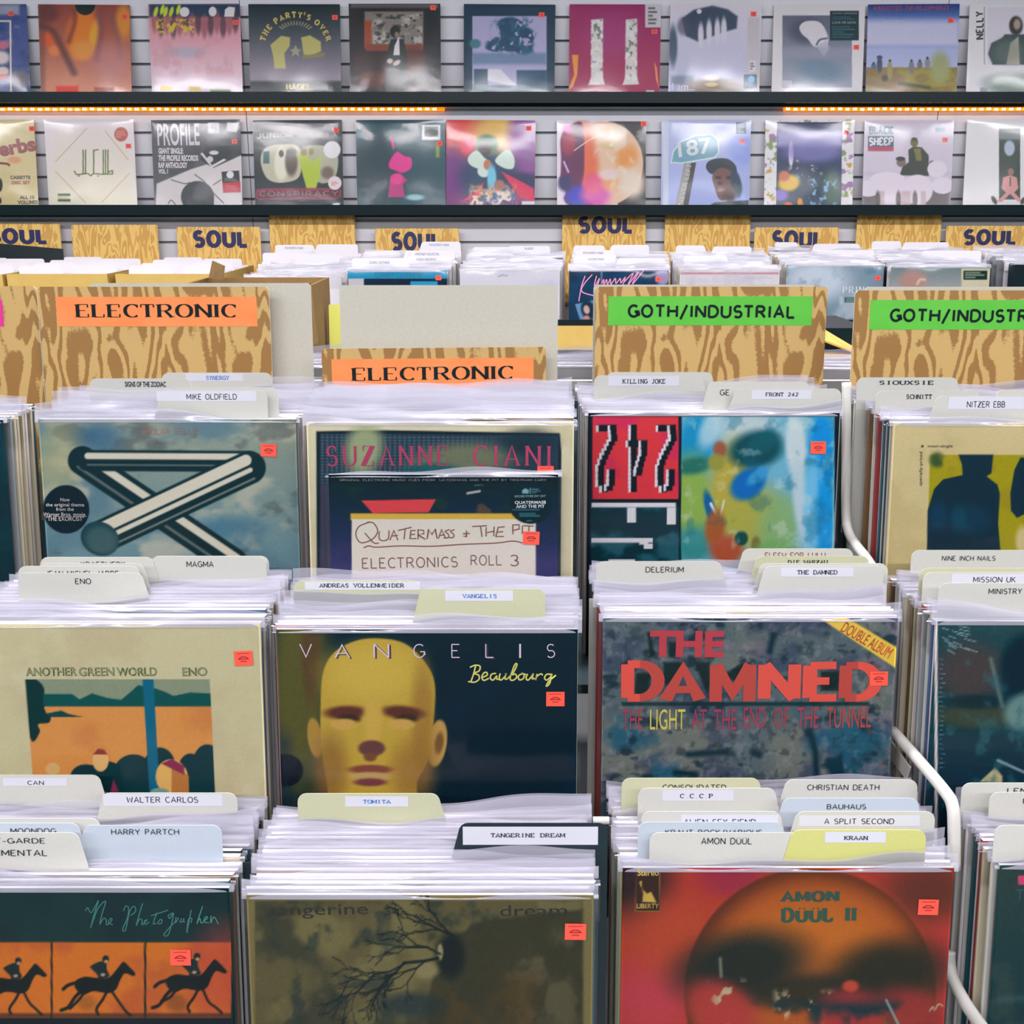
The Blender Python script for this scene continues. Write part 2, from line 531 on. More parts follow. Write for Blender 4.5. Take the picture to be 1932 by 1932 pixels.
class Art:
    """colours printed on a square cover, drawn in the coordinates of a photograph detail"""
    def __init__(self, M, W, N):
        self.N, self.W = N, W
        g = np.linspace(0, 1, N + 1)
        self.u, self.v = np.meshgrid(g, g)          # u to the right, v upward
        x, z = (self.u - .5) * W, self.v * W
        m = np.array(M)
        P = m[:3, 0, None, None] * x + m[:3, 2, None, None] * z + m[:3, 3, None, None]
        P = P - np.array(CAM)[:, None, None]
        d = np.tensordot(np.array(FWD), P, 1)
        self.PX = 966 + F * P[0] / d
        self.PY = 966 - F * np.tensordot(np.array(UP), P, 1) / d
        self.c = np.zeros((N + 1, N + 1, 3)) + 128.
        self.crop(0, 0, 1)

    def crop(self, x0, y0, s):
        self.x, self.y = (self.PX - x0) * s, (self.PY - y0) * s
        self.cell = s * (self.PX[0, -1] - self.PX[0, 0]) / self.N
        self.inv = lambda p: (x0 + p[0] / s, y0 + p[1] / s)
        self.s = s

    def mix(self, c, a):
        a = np.clip(a, 0, 1)[..., None]
        self.c = self.c * (1 - a) + np.array(c, float) * a
        return self

    def fill(self, c): self.c[:] = c; return self

    def vg(self, y0, y1, c0, c1, al=1.):
        t = np.clip((self.y - y0) / (y1 - y0), 0, 1)[..., None]
        self.c = self.c * (1 - al) + al * (np.array(c0, float) * (1 - t) + np.array(c1, float) * t)
        return self

    def blob(self, cx, cy, rx, ry, c, soft=.5, rot=0, al=1.):
        a = R(rot)
        dx, dy = self.x - cx, self.y - cy
        p, q = (dx * math.cos(a) + dy * math.sin(a)) / rx, (-dx * math.sin(a) + dy * math.cos(a)) / ry
        r = np.sqrt(p * p + q * q)
        e = max(soft, 1.2 * self.cell / min(rx, ry))
        return self.mix(c, al * (1 - sstep(1 - e / 2, 1 + e / 2, r)))

    def dist(self, pts, closed=True):
        d = np.full(self.x.shape, 1e9)
        inside = np.zeros(self.x.shape, bool)
        n = len(pts)
        for i in range(n if closed else n - 1):
            (ax, ay), (bx, by) = pts[i], pts[(i + 1) % n]
            ex, ey = bx - ax, by - ay
            t = np.clip(((self.x - ax) * ex + (self.y - ay) * ey) / (ex * ex + ey * ey + 1e-9), 0, 1)
            d = np.minimum(d, np.hypot(self.x - ax - t * ex, self.y - ay - t * ey))
            if closed and ay != by:
                inside ^= ((ay > self.y) != (by > self.y)) & (self.x < (bx - ax) * (self.y - ay) / (by - ay) + ax)
        return np.where(inside, -d, d) if closed else d

    def poly(self, pts, c, soft=0., al=1., smooth=False):
        if smooth: pts = smooth_path(pts, 5, True)
        e = max(soft, self.cell * .6)
        return self.mix(c, al * (1 - sstep(-e, e, self.dist(pts))))

    def rect(self, x0, y0, x1, y1, c, soft=0., al=1.):
        return self.poly([(x0, y0), (x1, y0), (x1, y1), (x0, y1)], c, soft, al)

    def line(self, pts, w, c, soft=0., al=1., smooth=False):
        if smooth: pts = smooth_path(pts, 5)
        e = max(soft, self.cell * .6)
        return self.mix(c, al * (1 - sstep(w / 2 - e, w / 2 + e, self.dist(pts, False))))

    def mottle(self, c, scale, lo, hi, seed=0, al=1., sy=1., box=None, o=4):
        a = al * sstep(lo, hi, fbm(self.x / scale, self.y / scale * sy, seed, o))
        if box is not None:
            x0, y0, x1, y1, sf = box
            a = a * (1 - sstep(-sf, sf, self.dist([(x0, y0), (x1, y0), (x1, y1), (x0, y1)])))
        return self.mix(c, a)

    def rows(self, x0, y0, x1, y1, n, c, al=.8):
        """tiny lines of print too small to read"""
        h = (y1 - y0) / n
        for i in range(n):
            k = 0.75 + 0.25 * math.sin(i * 2.3)
            self.rect(x0, y0 + i * h + h * .2, x0 + (x1 - x0) * k, y0 + i * h + h * .75, c, 0, al)
        return self

    def finish(self):
        g = self.c.mean(2, keepdims=True)
        self.c = np.clip(g + (self.c - g) * 1.14, 0, 255)
        self.c = self.c + (np.random.RandomState(3).rand(*self.c.shape[:2], 1) - .5) * 7


def art_mesh(a, gain):
    N = a.N
    a.finish()
    n = (N + 1) ** 2
    co = np.zeros((n, 3), np.float32)
    co[:, 0] = ((a.u - .5) * a.W).ravel()
    co[:, 1] = -0.0006
    co[:, 2] = (a.v * a.W).ravel()
    i = np.arange(N * (N + 1)).reshape(N, N + 1)[:, :-1].ravel()
    quads = np.stack([i, i + 1, i + N + 2, i + N + 1], 1).astype(np.int32)
    me = D.meshes.new('cover_print')
    me.vertices.add(n)
    me.vertices.foreach_set('co', co.ravel())
    me.loops.add(quads.size)
    me.loops.foreach_set('vertex_index', quads.ravel())
    me.polygons.add(len(quads))
    me.polygons.foreach_set('loop_start', np.arange(0, quads.size, 4, dtype=np.int32))
    me.update()
    at = me.color_attributes.new('ink', 'FLOAT_COLOR', 'POINT')
    col = np.ones((n, 4), np.float32)
    col[:, :3] = np.clip(lin(a.c.reshape(-1, 3)) * gain - np.array([.011, .004, .004]), .0012, .92)
    at.data.foreach_set('color', col.ravel())
    me.materials.append(M_PRINT)
    return me


# ------------------------------------------------------------------ a record: jacket, printed cover, lettering, sleeve, price sticker
W = 0.314
T = 0.0045


def jacket_mesh(c, w=W, edge=None):
    """a cardboard jacket with softened edges; its top shows the worn white edge of the card"""
    b = 0.0012
    vs, fs = [], []
    prof = [(-w / 2, 0), (w / 2, 0), (w / 2, w), (-w / 2, w)]
    ins = [(-w / 2 + b, b), (w / 2 - b, b), (w / 2 - b, w - b), (-w / 2 + b, w - b)]
    for y, pr in ((0, ins), (b, prof), (T - b, prof), (T, ins)):
        vs += [(x, y, z) for x, z in pr]
    fs.append((0, 1, 2, 3))
    for k in range(3):
        for j in range(4):
            fs.append((4 * k + j, 4 * k + (j + 1) % 4, 4 * k + 4 + (j + 1) % 4, 4 * k + 4 + j)[::-1])
    fs.append((15, 14, 13, 12))
    me = mesh('jacket', vs, fs, ink(c))
    if edge is not None:
        me.materials.append(ink(edge))
        for i in (3, 7, 11): me.polygons[i].material_index = 1
    return me


def sleeve_mesh(seed, z0, flap, full, w=W):
    """an open plastic sleeve round a jacket, its free top crumpled"""
    r = np.random.RandomState(seed)
    nx = 36
    hw = w / 2 + 0.0045
    zs = ([0.0, .1, .2] if full else []) + [z0] + list(np.linspace(w - .004, w + flap, 8))
    ph = r.rand(8) * 6.28
    vs, fs = [], []
    mats = []
    for side in (0, 1):
        b = len(vs)
        for z in zs:
            k = max(0., (z - w + .003) / max(flap, .004))
            for i in range(nx + 1):
                x = -hw + 2 * hw * i / nx
                e = (1 - abs(2 * i / nx - 1) ** 8)
                y = -0.0012 * e - .0003 if side == 0 else (T + .0010 * e + .0003)
                wv = math.sin(x * 38 + ph[0] + z * 90) * .5 + math.sin(x * 83 + ph[1] - z * 160) * .35 + math.sin(x * 21 + ph[2]) * .6
                y += wv * .0006 * min(k, 1.3) * e
                if side == 0: y += .0012 * min(k, 1)
                else: y -= .0012 * min(k, 1)
                zz = z + k * (math.sin(x * 13 + ph[3] + side) * .0035 + math.sin(x * 47 + ph[4]) * .0016 + (x * (ph[5] - 3.1) * .012)) + (k * .008 * (1 if side else -.4) * min(1, flap / .015) * .6)
                vs.append((x, y, zz))
        for j in range(len(zs) - 1):
            for i in range(nx):
                q = b + j * (nx + 1) + i
                fs.append((q, q + 1, q + nx + 2, q + nx + 1))
                mats.append(1 if zs[j + 1] > w - .003 else 0)
    me = mesh('plastic_sleeve', vs, fs, M_FILM, True)
    me.materials.append(M_FLAP)
    me.polygons.foreach_set('material_index', mats)
    return me


def wrap_mesh(seed):
    """shrink wrap drawn tight over a cover: bulging in the middle, puckered at edges and corners"""
    r = np.random.RandomState(seed)
    n = 44
    ph = r.rand(10) * 6.28
    am = r.rand(4)
    vs, fs = [], []
    for j in range(n + 1):
        for i in range(n + 1):
            u, v = i / n * 2 - 1, j / n * 2 - 1
            e = (1 - u ** 6) * (1 - v ** 6)
            y = -.0016 - .0030 * (1 - u * u) * (1 - .75 * v * v) * (.7 + .5 * am[0])
            y += e * (.0008 * math.sin(2.6 * u + ph[0]) + .0007 * math.sin(2.2 * v + 1.2 * u + ph[1]) + .00012 * math.sin(8 * u - 5 * v + ph[2]))
            c = max(abs(u), abs(v)) ** 6 * e
            y += c * .0003 * math.sin(19 * u + 13 * v + ph[3]) * math.sin(11 * u - 17 * v + ph[4])
            vs.append((u * (W / 2 + .001), min(y, -.0015) if e > 0.02 else -.0014, (v * .5 + .5) * W))
    for j in range(n):
        for i in range(n):
            q = j * (n + 1) + i
            fs.append((q, q + 1, q + n + 2, q + n + 1))
    return mesh('shrink_wrap', vs, fs, M_SHRINK, True)


def sticker_mesh():
    w, h, t = .0192, .0156, .0003
    mb = MB().box(-w / 2, -t, -h / 2, w / 2, 0, h / 2)
    me = mesh('price_sticker', mb.v, mb.f, M_STICKER)
    V, Fc = [], []
    ribbon([(x, z) for x, z in arc(0, -.004, .0062, .0058, 150, 30, 8)], .0013, .0013, V, Fc)
    ribbon([(-.005, -.0006), (.005, -.0006)], .0014, .0012, V, Fc)
    ribbon([(-.0035, -.0032), (.0035, -.0032)], .0012, .001, V, Fc)
    ribbon([(-.0065, .0052), (.0065, .0056)], .0007, .0007, V, Fc)
    vs = [tuple(v.co) for v in me.vertices] + [(x, -t - .0001 - k * 1e-5, z) for x, z, k in V]
    fs = [tuple(p.vertices) for p in me.polygons] + [tuple(8 + i for i in f) for f in Fc]
    out = mesh('price_sticker', vs, fs, M_STICKER)
    out.materials.append(M_STICKINK)
    out.polygons.foreach_set('material_index', [0] * 6 + [1] * len(Fc))
    return out


STICK = sticker_mesh()


def sticker(parent, M, px, py, rot=0., sc=1.):
    x, z = local(M, px, py, -.0018)
    o = link('price_sticker', STICK, parent)
    o.location = (x, -.0017, z)
    o.rotation_euler = (0, R(rot), 0)
    o.scale = (sc, 1, sc)
    return o


def front_matrix(xl, xr, ytop, lean, w=W):
    d = F * w / (xr - xl)
    P = at_d((xl + xr) / 2, ytop, d)
    Rm = Matrix.Rotation(-R(lean), 4, 'X')
    return Matrix.Translation(P - (Rm @ Vector((0, 0, w)))) @ Rm


def build_record(M, label, group, draw, N, gain, edge, w=W, wrap=None, seed=0, flap=.006, jc=(200, 200, 190)):
    root = empty('record', M)
    tag(root, label, 'record', group)
    link('jacket', jacket_mesh(jc, w, edge), root)
    a = Art(M, w, N)
    pr_jobs = []
    a.jobs = pr_jobs
    draw(a)
    pr = link('cover_print', art_mesh(a, gain), root)
    for job in pr_jobs: job(root, pr, M)
    if wrap is not None: link('shrink_wrap', wrap_mesh(wrap), root)
    else: link('plastic_sleeve', sleeve_mesh(seed, w - .044, flap, True, w), root)
    return root


# small job makers used inside the drawing functions (coordinates of the current detail)
def tx(a, s, A, B, h, c, style='sans', y0=-.0012):
    A2, B2, h2, m = a.inv(A), a.inv(B), h / a.s, ink(c)
    a.jobs.append(lambda root, pr, M: lettering(pr, M, s, A2, B2, h2, m, style, y0))


def hand(a, lines, w, c, smooth=True):
    L2, w2, m = [[a.inv(p) for p in l] for l in lines], w / a.s, ink(c)
    a.jobs.append(lambda root, pr, M: strokes(pr, M, L2, w2, m, smooth=smooth))


def stick(a, x, y, rot=0., sc=1.):
    p = a.inv((x, y))
    a.jobs.append(lambda root, pr, M: sticker(root, M, *p, rot, sc))

# ================================================================== pictures of the front records
def art_rods(a):            # clouded sky with loose chrome rods
    a.crop(0, 680, 3.019)
    a.fill((150, 158, 148)).vg(330, 1120, (150, 156, 140), (112, 142, 150))
    a.mottle((96, 124, 136), 330, .45, .72, 2, .85, 1.5).mottle((186, 184, 166), 260, .5, .72, 5, .8, 1.6).mottle((86, 92, 90), 190, .56, .74, 9, .6, 1.7)
    a.blob(560, 440, 130, 90, (62, 100, 130), 1.4, 0, .75).blob(330, 590, 130, 190, (176, 172, 130), 1.4, 0, .6).blob(1150, 960, 260, 60, (70, 116, 140), 1.5, 0, .7)

    def rod(p, w, hi):
        a.line(p, w, (16, 44, 50), 6)
        (x0, y0), (x1, y1) = p[0], p[-1]
        L = math.hypot(x1 - x0, y1 - y0)
        nx, ny = -(y1 - y0) / L, (x1 - x0) / L
        for off, ww, c in hi:
            a.line([(x + nx * off * w, y + ny * off * w) for x, y in p], ww * w, c, 5)
    cream = (214, 208, 190)
    rod([(470, 570), (1330, 1150)], 165, [(-.2, .26, cream), (.26, .1, (96, 104, 104))])
    rod([(500, 570), (1420, 575)], 120, [(-.22, .3, cream), (.2, .07, (110, 116, 112))])
    rod([(590, 1000), (1420, 610)], 190, [(-.24, .34, cream), (.08, .14, cream), (.36, .06, (120, 124, 120))])
    a.blob(570, 1015, 112, 95, (40, 66, 72), .1, 25).blob(580, 1025, 90, 75, (66, 92, 94), .6, 25)
    tx(a, 'TUBULAR BELLS', (775, 424), (1120, 421), 38, (196, 84, 80), 'light')
    tx(a, 'MIKE OLDFIELD', (868, 478), (1005, 476), 16, (170, 96, 92), 'light')
    a.blob(378, 848, 132, 138, (16, 34, 42), .03)
    for s, y, x0, x1, h in (('Now', 803, 345, 398, 20), ('the original theme', 838, 262, 480, 26), ('from the', 857, 320, 420, 20), ('Warner Bros. movie,', 892, 248, 492, 26), ('"THE EXORCIST"', 914, 262, 480, 26)):
        tx(a, s, (x0, y), (x1, y), h, (206, 196, 196), 'sans')
    stick(a, 1530, 512, 2)


def art_mesh_sky(a):        # cream border, dark picture with netting pattern
    a.crop(540, 700, 3.2746)
    a.fill((214, 206, 176)).mottle((198, 188, 156), 200, .4, .7, 3, .6)
    a.poly([(186, 372), (600, 365), (1690, 384), (1700, 500), (1690, 2000), (192, 2000)], (24, 34, 44), 5)
    a.poly([(212, 390), (1680, 400), (1670, 1990), (205, 1990)], (70, 66, 86), 8)
    a.vg(700, 1300, (70, 66, 86), (58, 60, 104), .0)
    q = np.sin((a.x + a.y * 1.6) / 9.5) * np.sin((a.x - a.y * 1.6) / 9.5)
    box = 1 - sstep(-8, 8, a.dist([(212, 390), (1680, 400), (1670, 700), (205, 700)]))
    a.mix((44, 60, 72), box * .9)
    a.mix((120, 130, 142), box * sstep(.1, .8, q) * .55 * sstep(1500, 900, a.x))
    a.blob(480, 480, 110, 160, (160, 168, 128), .9, 10, .9).blob(1080, 560, 300, 110, (118, 122, 96), .9, -4, .9)
    a.blob(900, 610, 160, 40, (24, 84, 92), 1, 0, .8).blob(1500, 440, 160, 80, (34, 44, 54), 1, 0, .7)
    tx(a, 'SUZANNE', (250, 590), (1000, 588), 132, (176, 42, 92), 'serif')
    tx(a, 'CIANI', (1155, 588), (1635, 590), 132, (188, 46, 96), 'serif')
    stick(a, 1602, 628, 0)


def art_tape(a):            # ten inch record: dark night scene above a hand-written card
    a.crop(540, 700, 3.2746)
    a.fill((26, 34, 44)).vg(690, 1200, (20, 36, 42), (58, 56, 100)).mottle((36, 54, 44), 160, .5, .7, 4, .8, 2, (280, 720, 1400, 880, 30))
    a.rect(270, 640, 1675, 690, (16, 30, 38), 2)
    a.poly([(465, 800), (925, 792), (880, 872), (535, 878)], (206, 74, 80), 3)
    a.mottle((100, 80, 60), 90, .55, .7, 8, .7, 1, (960, 820, 1360, 880, 10))
    a.line([(1120, 755), (1195, 742)], 14, (176, 176, 166), 4).line([(1165, 705), (1215, 703)], 5, (90, 120, 120), 2)
    a.rect(398, 880, 1520, 920, (206, 172, 78), 4)
    a.rect(405, 915, 1542, 1900, (222, 214, 204), 3)
    a.blob(1510, 826, 133, 118, (16, 38, 46), .03)
    tx(a, 'ORIGINAL ELECTRONIC MUSIC CUES FROM QUATERMASS AND THE PIT BY TRISTRAM CARY', (330, 680), (1608, 680), 13, (200, 204, 204), 'light')
    a.poly([(1458, 735), (1478, 724), (1497, 735), (1497, 756), (1458, 756)], (130, 170, 180)).line([(1507, 722), (1507, 757)], 3, (130, 170, 180)).rows(1514, 724, 1575, 757, 3, (110, 150, 160))
    tx(a, 'RECORD STORE DAY 2017', (1412, 781), (1602, 778), 13, (150, 180, 186), 'sans')
    tx(a, 'QUATERMASS', (1412, 825), (1604, 823), 22, (220, 226, 228), 'bold')
    tx(a, 'AND THE PIT', (1420, 847), (1596, 845), 20, (220, 226, 228), 'bold')
    a.rows(1396, 850, 1618, 862, 1, (90, 140, 150)).rows(1440, 874, 1575, 902, 2, (90, 140, 150)).rows(1484, 920, 1530, 932, 1, (90, 140, 150))
    c = (134, 82, 66)
    hand(a, [[(510, 935), (450, 960), (430, 1010), (460, 1060), (530, 1040), (565, 990), (540, 940), (500, 933)], [(485, 1000), (540, 1060), (572, 1062)],
             [(575, 990), (575, 1035), (600, 1048), (630, 1035), (635, 985)], [(690, 985), (775, 965)], [(735, 975), (728, 1040)],
             [(1040, 980), (1015, 990), (1035, 1010), (1030, 1028), (1005, 1028)], [(1010, 980), (982, 990), (1003, 1010), (998, 1030), (972, 1030)],
             [(478, 1092), (510, 1080), (560, 1088), (700, 1080), (900, 1082), (1100, 1070), (1300, 1062), (1400, 1050), (1460, 1062)]], 6.5, c)
    hand(a, [[(640, 1045), (665, 985), (690, 1045)], [(650, 1020), (690, 1015)], [(800, 985), (770, 985), (765, 1035), (805, 1035)], [(770, 1010), (795, 1008)],
             [(815, 1040), (815, 980), (850, 985), (850, 1005), (815, 1012), (860, 1040)], [(870, 1038), (880, 978), (900, 1010), (920, 975), (932, 1035)],
             [(940, 1035), (960, 980), (985, 1032)], [(950, 1015), (980, 1012)], [(1092, 1005), (1135, 1003)], [(1115, 985), (1112, 1025), (1095, 1018)],
             [(1150, 960), (1240, 955)], [(1200, 957), (1210, 1025)], [(1235, 965), (1235, 1022)], [(1240, 998), (1280, 990)], [(1285, 960), (1282, 1020)],
             [(1350, 962), (1310, 965), (1295, 1022), (1345, 1022)], [(1305, 995), (1340, 992)], [(1400, 1008), (1400, 950), (1440, 950), (1440, 975), (1402, 985)],
             [(1460, 955), (1458, 1005)], [(1465, 955), (1530, 958)], [(1500, 957), (1498, 1000)]], 6.5, c, False)
    tx(a, 'ELECTRONICS', (470, 1222), (1060, 1212), 68, (112, 62, 56), 'marker')
    tx(a, 'ROLL', (1140, 1202), (1330, 1200), 66, (112, 62, 56), 'marker')
    tx(a, '3', (1385, 1206), (1437, 1205), 72, (112, 62, 56), 'marker')
    stick(a, 1514, 1032, 2)


def art_pixels(a):          # red and dark blocks with turned pixel digits beside a blurred colour picture
    a.crop(1060, 680, 3.22)
    a.fill((14, 26, 36))
    a.rect(186, 342, 708, 842, (206, 62, 70), 3)
    a.mottle((196, 48, 92), 130, .45, .7, 6, .8, 1, (190, 345, 704, 838, 4))
    ink_, pale = (18, 24, 32), (226, 220, 226)

    def digit(pts, dx):
        for (ax, ay), (bx, by) in zip(pts, pts[1:]):
            n = max(1, int(max(abs(bx - ax), abs(by - ay)) / 26))
            for k in range(n + 1):
                x, y = ax + (bx - ax) * k / n + dx, ay + (by - ay) * k / n
                a.rect(x - 8, y - 20, x + 40, y + 20, ink_)
        for (ax, ay), (bx, by) in zip(pts, pts[1:]):
            n = max(1, int(max(abs(bx - ax), abs(by - ay)) / 26))
            for k in range(n + 1):
                x, y = ax + (bx - ax) * k / n + dx, ay + (by - ay) * k / n
                if abs(bx - ax) < 60 or k == 0: a.rect(x - 12, y - 18, x + 2, y + 22, pale)
    two = [(220, 412), (290, 412), (296, 470), (240, 580), (216, 650), (216, 745), (240, 780), (268, 770), (282, 740), (284, 680)]
    digit(two, 0)
    digit(two, 362)
    digit([(416, 410), (416, 780)], 0)
    digit([(400, 505), (478, 505), (478, 560), (450, 660), (446, 680)], 0)
    a.rect(176, 890, 712, 2000, (18, 50, 60), 4)
    a.mottle((56, 98, 110), 170, .5, .72, 7, .8, 1.4, (176, 895, 712, 2000, 8))
    w = (222, 218, 222)
    for x0, y0, x1, y1 in ((180, 864, 692, 892), (396, 892, 450, 985), (638, 892, 692, 996), (180, 1079, 552, 1106), (470, 1100, 524, 1118), (498, 1112, 552, 1144), (282, 1208, 444, 1220), (200, 1224, 300, 1250)):
        a.rect(x0, y0, x1, y1, w)
    a.rect(728, 342, 1655, 2000, (120, 178, 200), 3)
    b = (728, 342, 1655, 2000, 3)
    m = 1 - sstep(-3, 3, a.dist([(728, 342), (1655, 342), (1625, 2000), (716, 2000)]))
    sv = a.c.copy()
    a.blob(820, 500, 110, 190, (40, 140, 186), .8, 10).blob(900, 420, 60, 120, (190, 214, 222), 1, 20, .8).blob(1140, 440, 180, 130, (196, 206, 206), 1, 0, .9)
    a.blob(790, 850, 130, 260, (140, 170, 86), .9).blob(800, 640, 110, 50, (50, 110, 96), .9, -10).blob(800, 1120, 120, 110, (66, 140, 140), 1)
    a.blob(1030, 780, 130, 280, (180, 164, 74), .8, 4).blob(1160, 960, 210, 200, (168, 166, 80), 1, 20, .95).blob(1320, 1020, 120, 190, (134, 172, 120), 1, 10, .9)
    a.blob(1180, 540, 165, 110, (22, 72, 82), .7, -12).blob(1220, 500, 100, 60, (30, 86, 96), .8, -30).blob(960, 540, 40, 50, (150, 92, 70), .8).blob(940, 620, 50, 50, (150, 146, 70), .8)
    a.blob(1130, 750, 115, 85, (24, 104, 176), .6, -38).blob(1190, 700, 80, 36, (70, 150, 200), .8, -38)
    a.blob(1420, 520, 62, 190, (200, 214, 218), .7, -3).blob(1455, 860, 50, 260, (190, 210, 218), .9, -6).blob(1580, 560, 80, 260, (34, 142, 208), .8).blob(1530, 900, 60, 320, (120, 190, 226), .9).blob(1600, 950, 50, 320, (40, 150, 214), .9)
    a.blob(900, 900, 30, 110, (34, 96, 150), .7, -14).line([(905, 870), (955, 975)], 16, (230, 234, 236), 6).line([(985, 850), (960, 960)], 10, (220, 220, 220), 5)
    a.blob(930, 1020, 60, 110, (160, 92, 52), .8, 6).blob(1000, 1150, 100, 90, (170, 86, 60), .8).blob(1090, 1080, 40, 44, (24, 70, 66), .5).blob(1180, 1130, 30, 60, (120, 110, 60), .8).blob(1300, 1150, 120, 60, (120, 168, 100), 1)
    a.mottle((216, 226, 220), 90, .58, .76, 11, .35).mottle((20, 90, 120), 120, .6, .78, 21, .35)
    a.c = sv * (1 - m[..., None]) + a.c * m[..., None]
    stick(a, 1558, 530, 0)


def art_shadows(a):         # cream cover, yellow picture with dark rounded forms
    a.crop(1540, 690, 4.39)
    a.fill((208, 192, 146)).mottle((196, 178, 130), 260, .45, .7, 3, .7)
    a.poly([(940, 738), (2600, 738), (2600, 2600), (890, 2600)], (160, 150, 30), 4)
    a.blob(1000, 780, 60, 60, (60, 80, 50), 1).blob(1110, 790, 60, 50, (180, 170, 50), .8).mottle((150, 130, 36), 150, .5, .7, 5, .5, 1, (940, 738, 2600, 2600, 4))
    dk = (16, 44, 58)
    a.poly([(1175, 735), (1465, 735), (1450, 890), (1410, 915), (1500, 985), (1520, 1060), (1505, 1300), (1530, 1600), (1530, 2500), (900, 2500), (920, 1200), (975, 1020), (1050, 940), (1210, 905), (1205, 820)], dk, 6)
    a.blob(1010, 1250, 70, 120, (24, 66, 96), 1, 0, .6).blob(1260, 1280, 180, 120, (22, 62, 86), 1, 0, .6).blob(1180, 1260, 60, 100, (40, 80, 96), 1, 0, .5)
    a.poly([(1690, 760), (1640, 860), (1605, 1060), (1610, 1200), (1660, 1260), (1720, 1230), (2100, 1300), (2100, 760)], dk, 6).blob(1710, 1450, 60, 120, (206, 190, 140), .8)
    tx(a, 'maxi-single', (924, 683), (1130, 683), 30, (40, 44, 40), 'sans')
    tx(a, 'specially-priced', (884, 992), (888, 712), 34, (40, 44, 40), 'sans')
    a.blob(878, 667, 10, 10, (30, 36, 36), .1)


def art_dark_left(a):       # a nearly black cover
    a.fill((20, 46, 54)).mottle((36, 62, 70), 60, .4, .7, 2, .7)


def art_landscape(a):       # cream cover with a flat-coloured landscape
    a.crop(0, 1030, 3.45)
    a.fill((196, 188, 152)).mottle((186, 172, 140), 300, .4, .7, 4, .6).mottle((204, 200, 168), 240, .5, .75, 8, .6)
    q = [(165, 866), (1365, 866), (1408, 1700), (228, 1700)]
    sv, m = a.c.copy(), 1 - sstep(-3, 3, a.dist(q))
    g = (26, 76, 74)
    a.fill((134, 142, 120))
    a.poly([(100, 962), (470, 962), (520, 998), (600, 958), (700, 988), (790, 1000), (850, 950), (900, 905), (1010, 925), (1080, 950), (1130, 975), (1240, 952), (1420, 962), (1420, 1060), (100, 1060)], g, 0, 1, False)
    a.rect(0, 1044, 1500, 1800, (204, 142, 82), 3).mottle((190, 122, 74), 260, .45, .7, 6, .7, 1, (0, 1044, 1500, 1800, 3))
    dk = (18, 52, 58)
    a.poly([(150, 860), (240, 870), (290, 930), (280, 1000), (300, 1080), (330, 1110), (320, 1150), (250, 1160), (262, 1210), (200, 1255)], (22, 50, 50), 0, 1, True)
    a.poly([(300, 1090), (400, 1070), (450, 1092), (540, 1112), (330, 1114)], (28, 66, 66))
    for cx, cy, rx, ry in ((560, 1500, 100, 80), (690, 1500, 130, 100), (870, 1480, 130, 125), (1040, 1440, 105, 130), (1120, 1520, 100, 120), (1240, 1460, 80, 110), (1350, 1420, 95, 130), (1320, 1560, 140, 130)):
        a.blob(cx, cy, rx, ry, dk, .03)
    a.rect(560, 1500, 1420, 1700, dk)
    a.poly([(928, 866), (1000, 866), (1040, 1600), (975, 1600)], (30, 96, 120), 3)
    a.poly([(480, 1490), (720, 1510), (800, 1700), (440, 1700)], dk)
    a.blob(656, 1395, 52, 72, (216, 174, 118), .04).blob(345, 1450, 48, 40, (206, 170, 116), .05).poly([(606, 1356), (640, 1318), (680, 1325), (702, 1358)], (130, 56, 50))
    a.blob(1120, 1505, 104, 118, (212, 170, 102), .03, -15).poly([(1118, 1390), (1230, 1500), (1230, 1640), (1118, 1640)], (172, 116, 66)).poly([(1050, 1415), (1120, 1385), (1200, 1430), (1200, 1490), (1120, 1450)], (130, 50, 76))
    a.poly([(740, 1520), (775, 1600), (720, 1600)], (140, 56, 84)).blob(1040, 1600, 60, 26, (120, 150, 140), .1)
    a.c = sv * (1 - m[..., None]) + a.c * m[..., None]
    for s, x0, x1 in (('ANOTHER', 170, 502), ('GREEN', 516, 745), ('WORLD', 762, 1022), ('ENO', 1190, 1350)):
        tx(a, s, (x0, 848), (x1, 846), 58, (84, 104, 56), 'bold')
        tx(a, s, (x0 + 5, 843), (x1 - 5, 841), 48, (176, 172, 130), 'light', -.0016)
    stick(a, 1585, 732, -2)


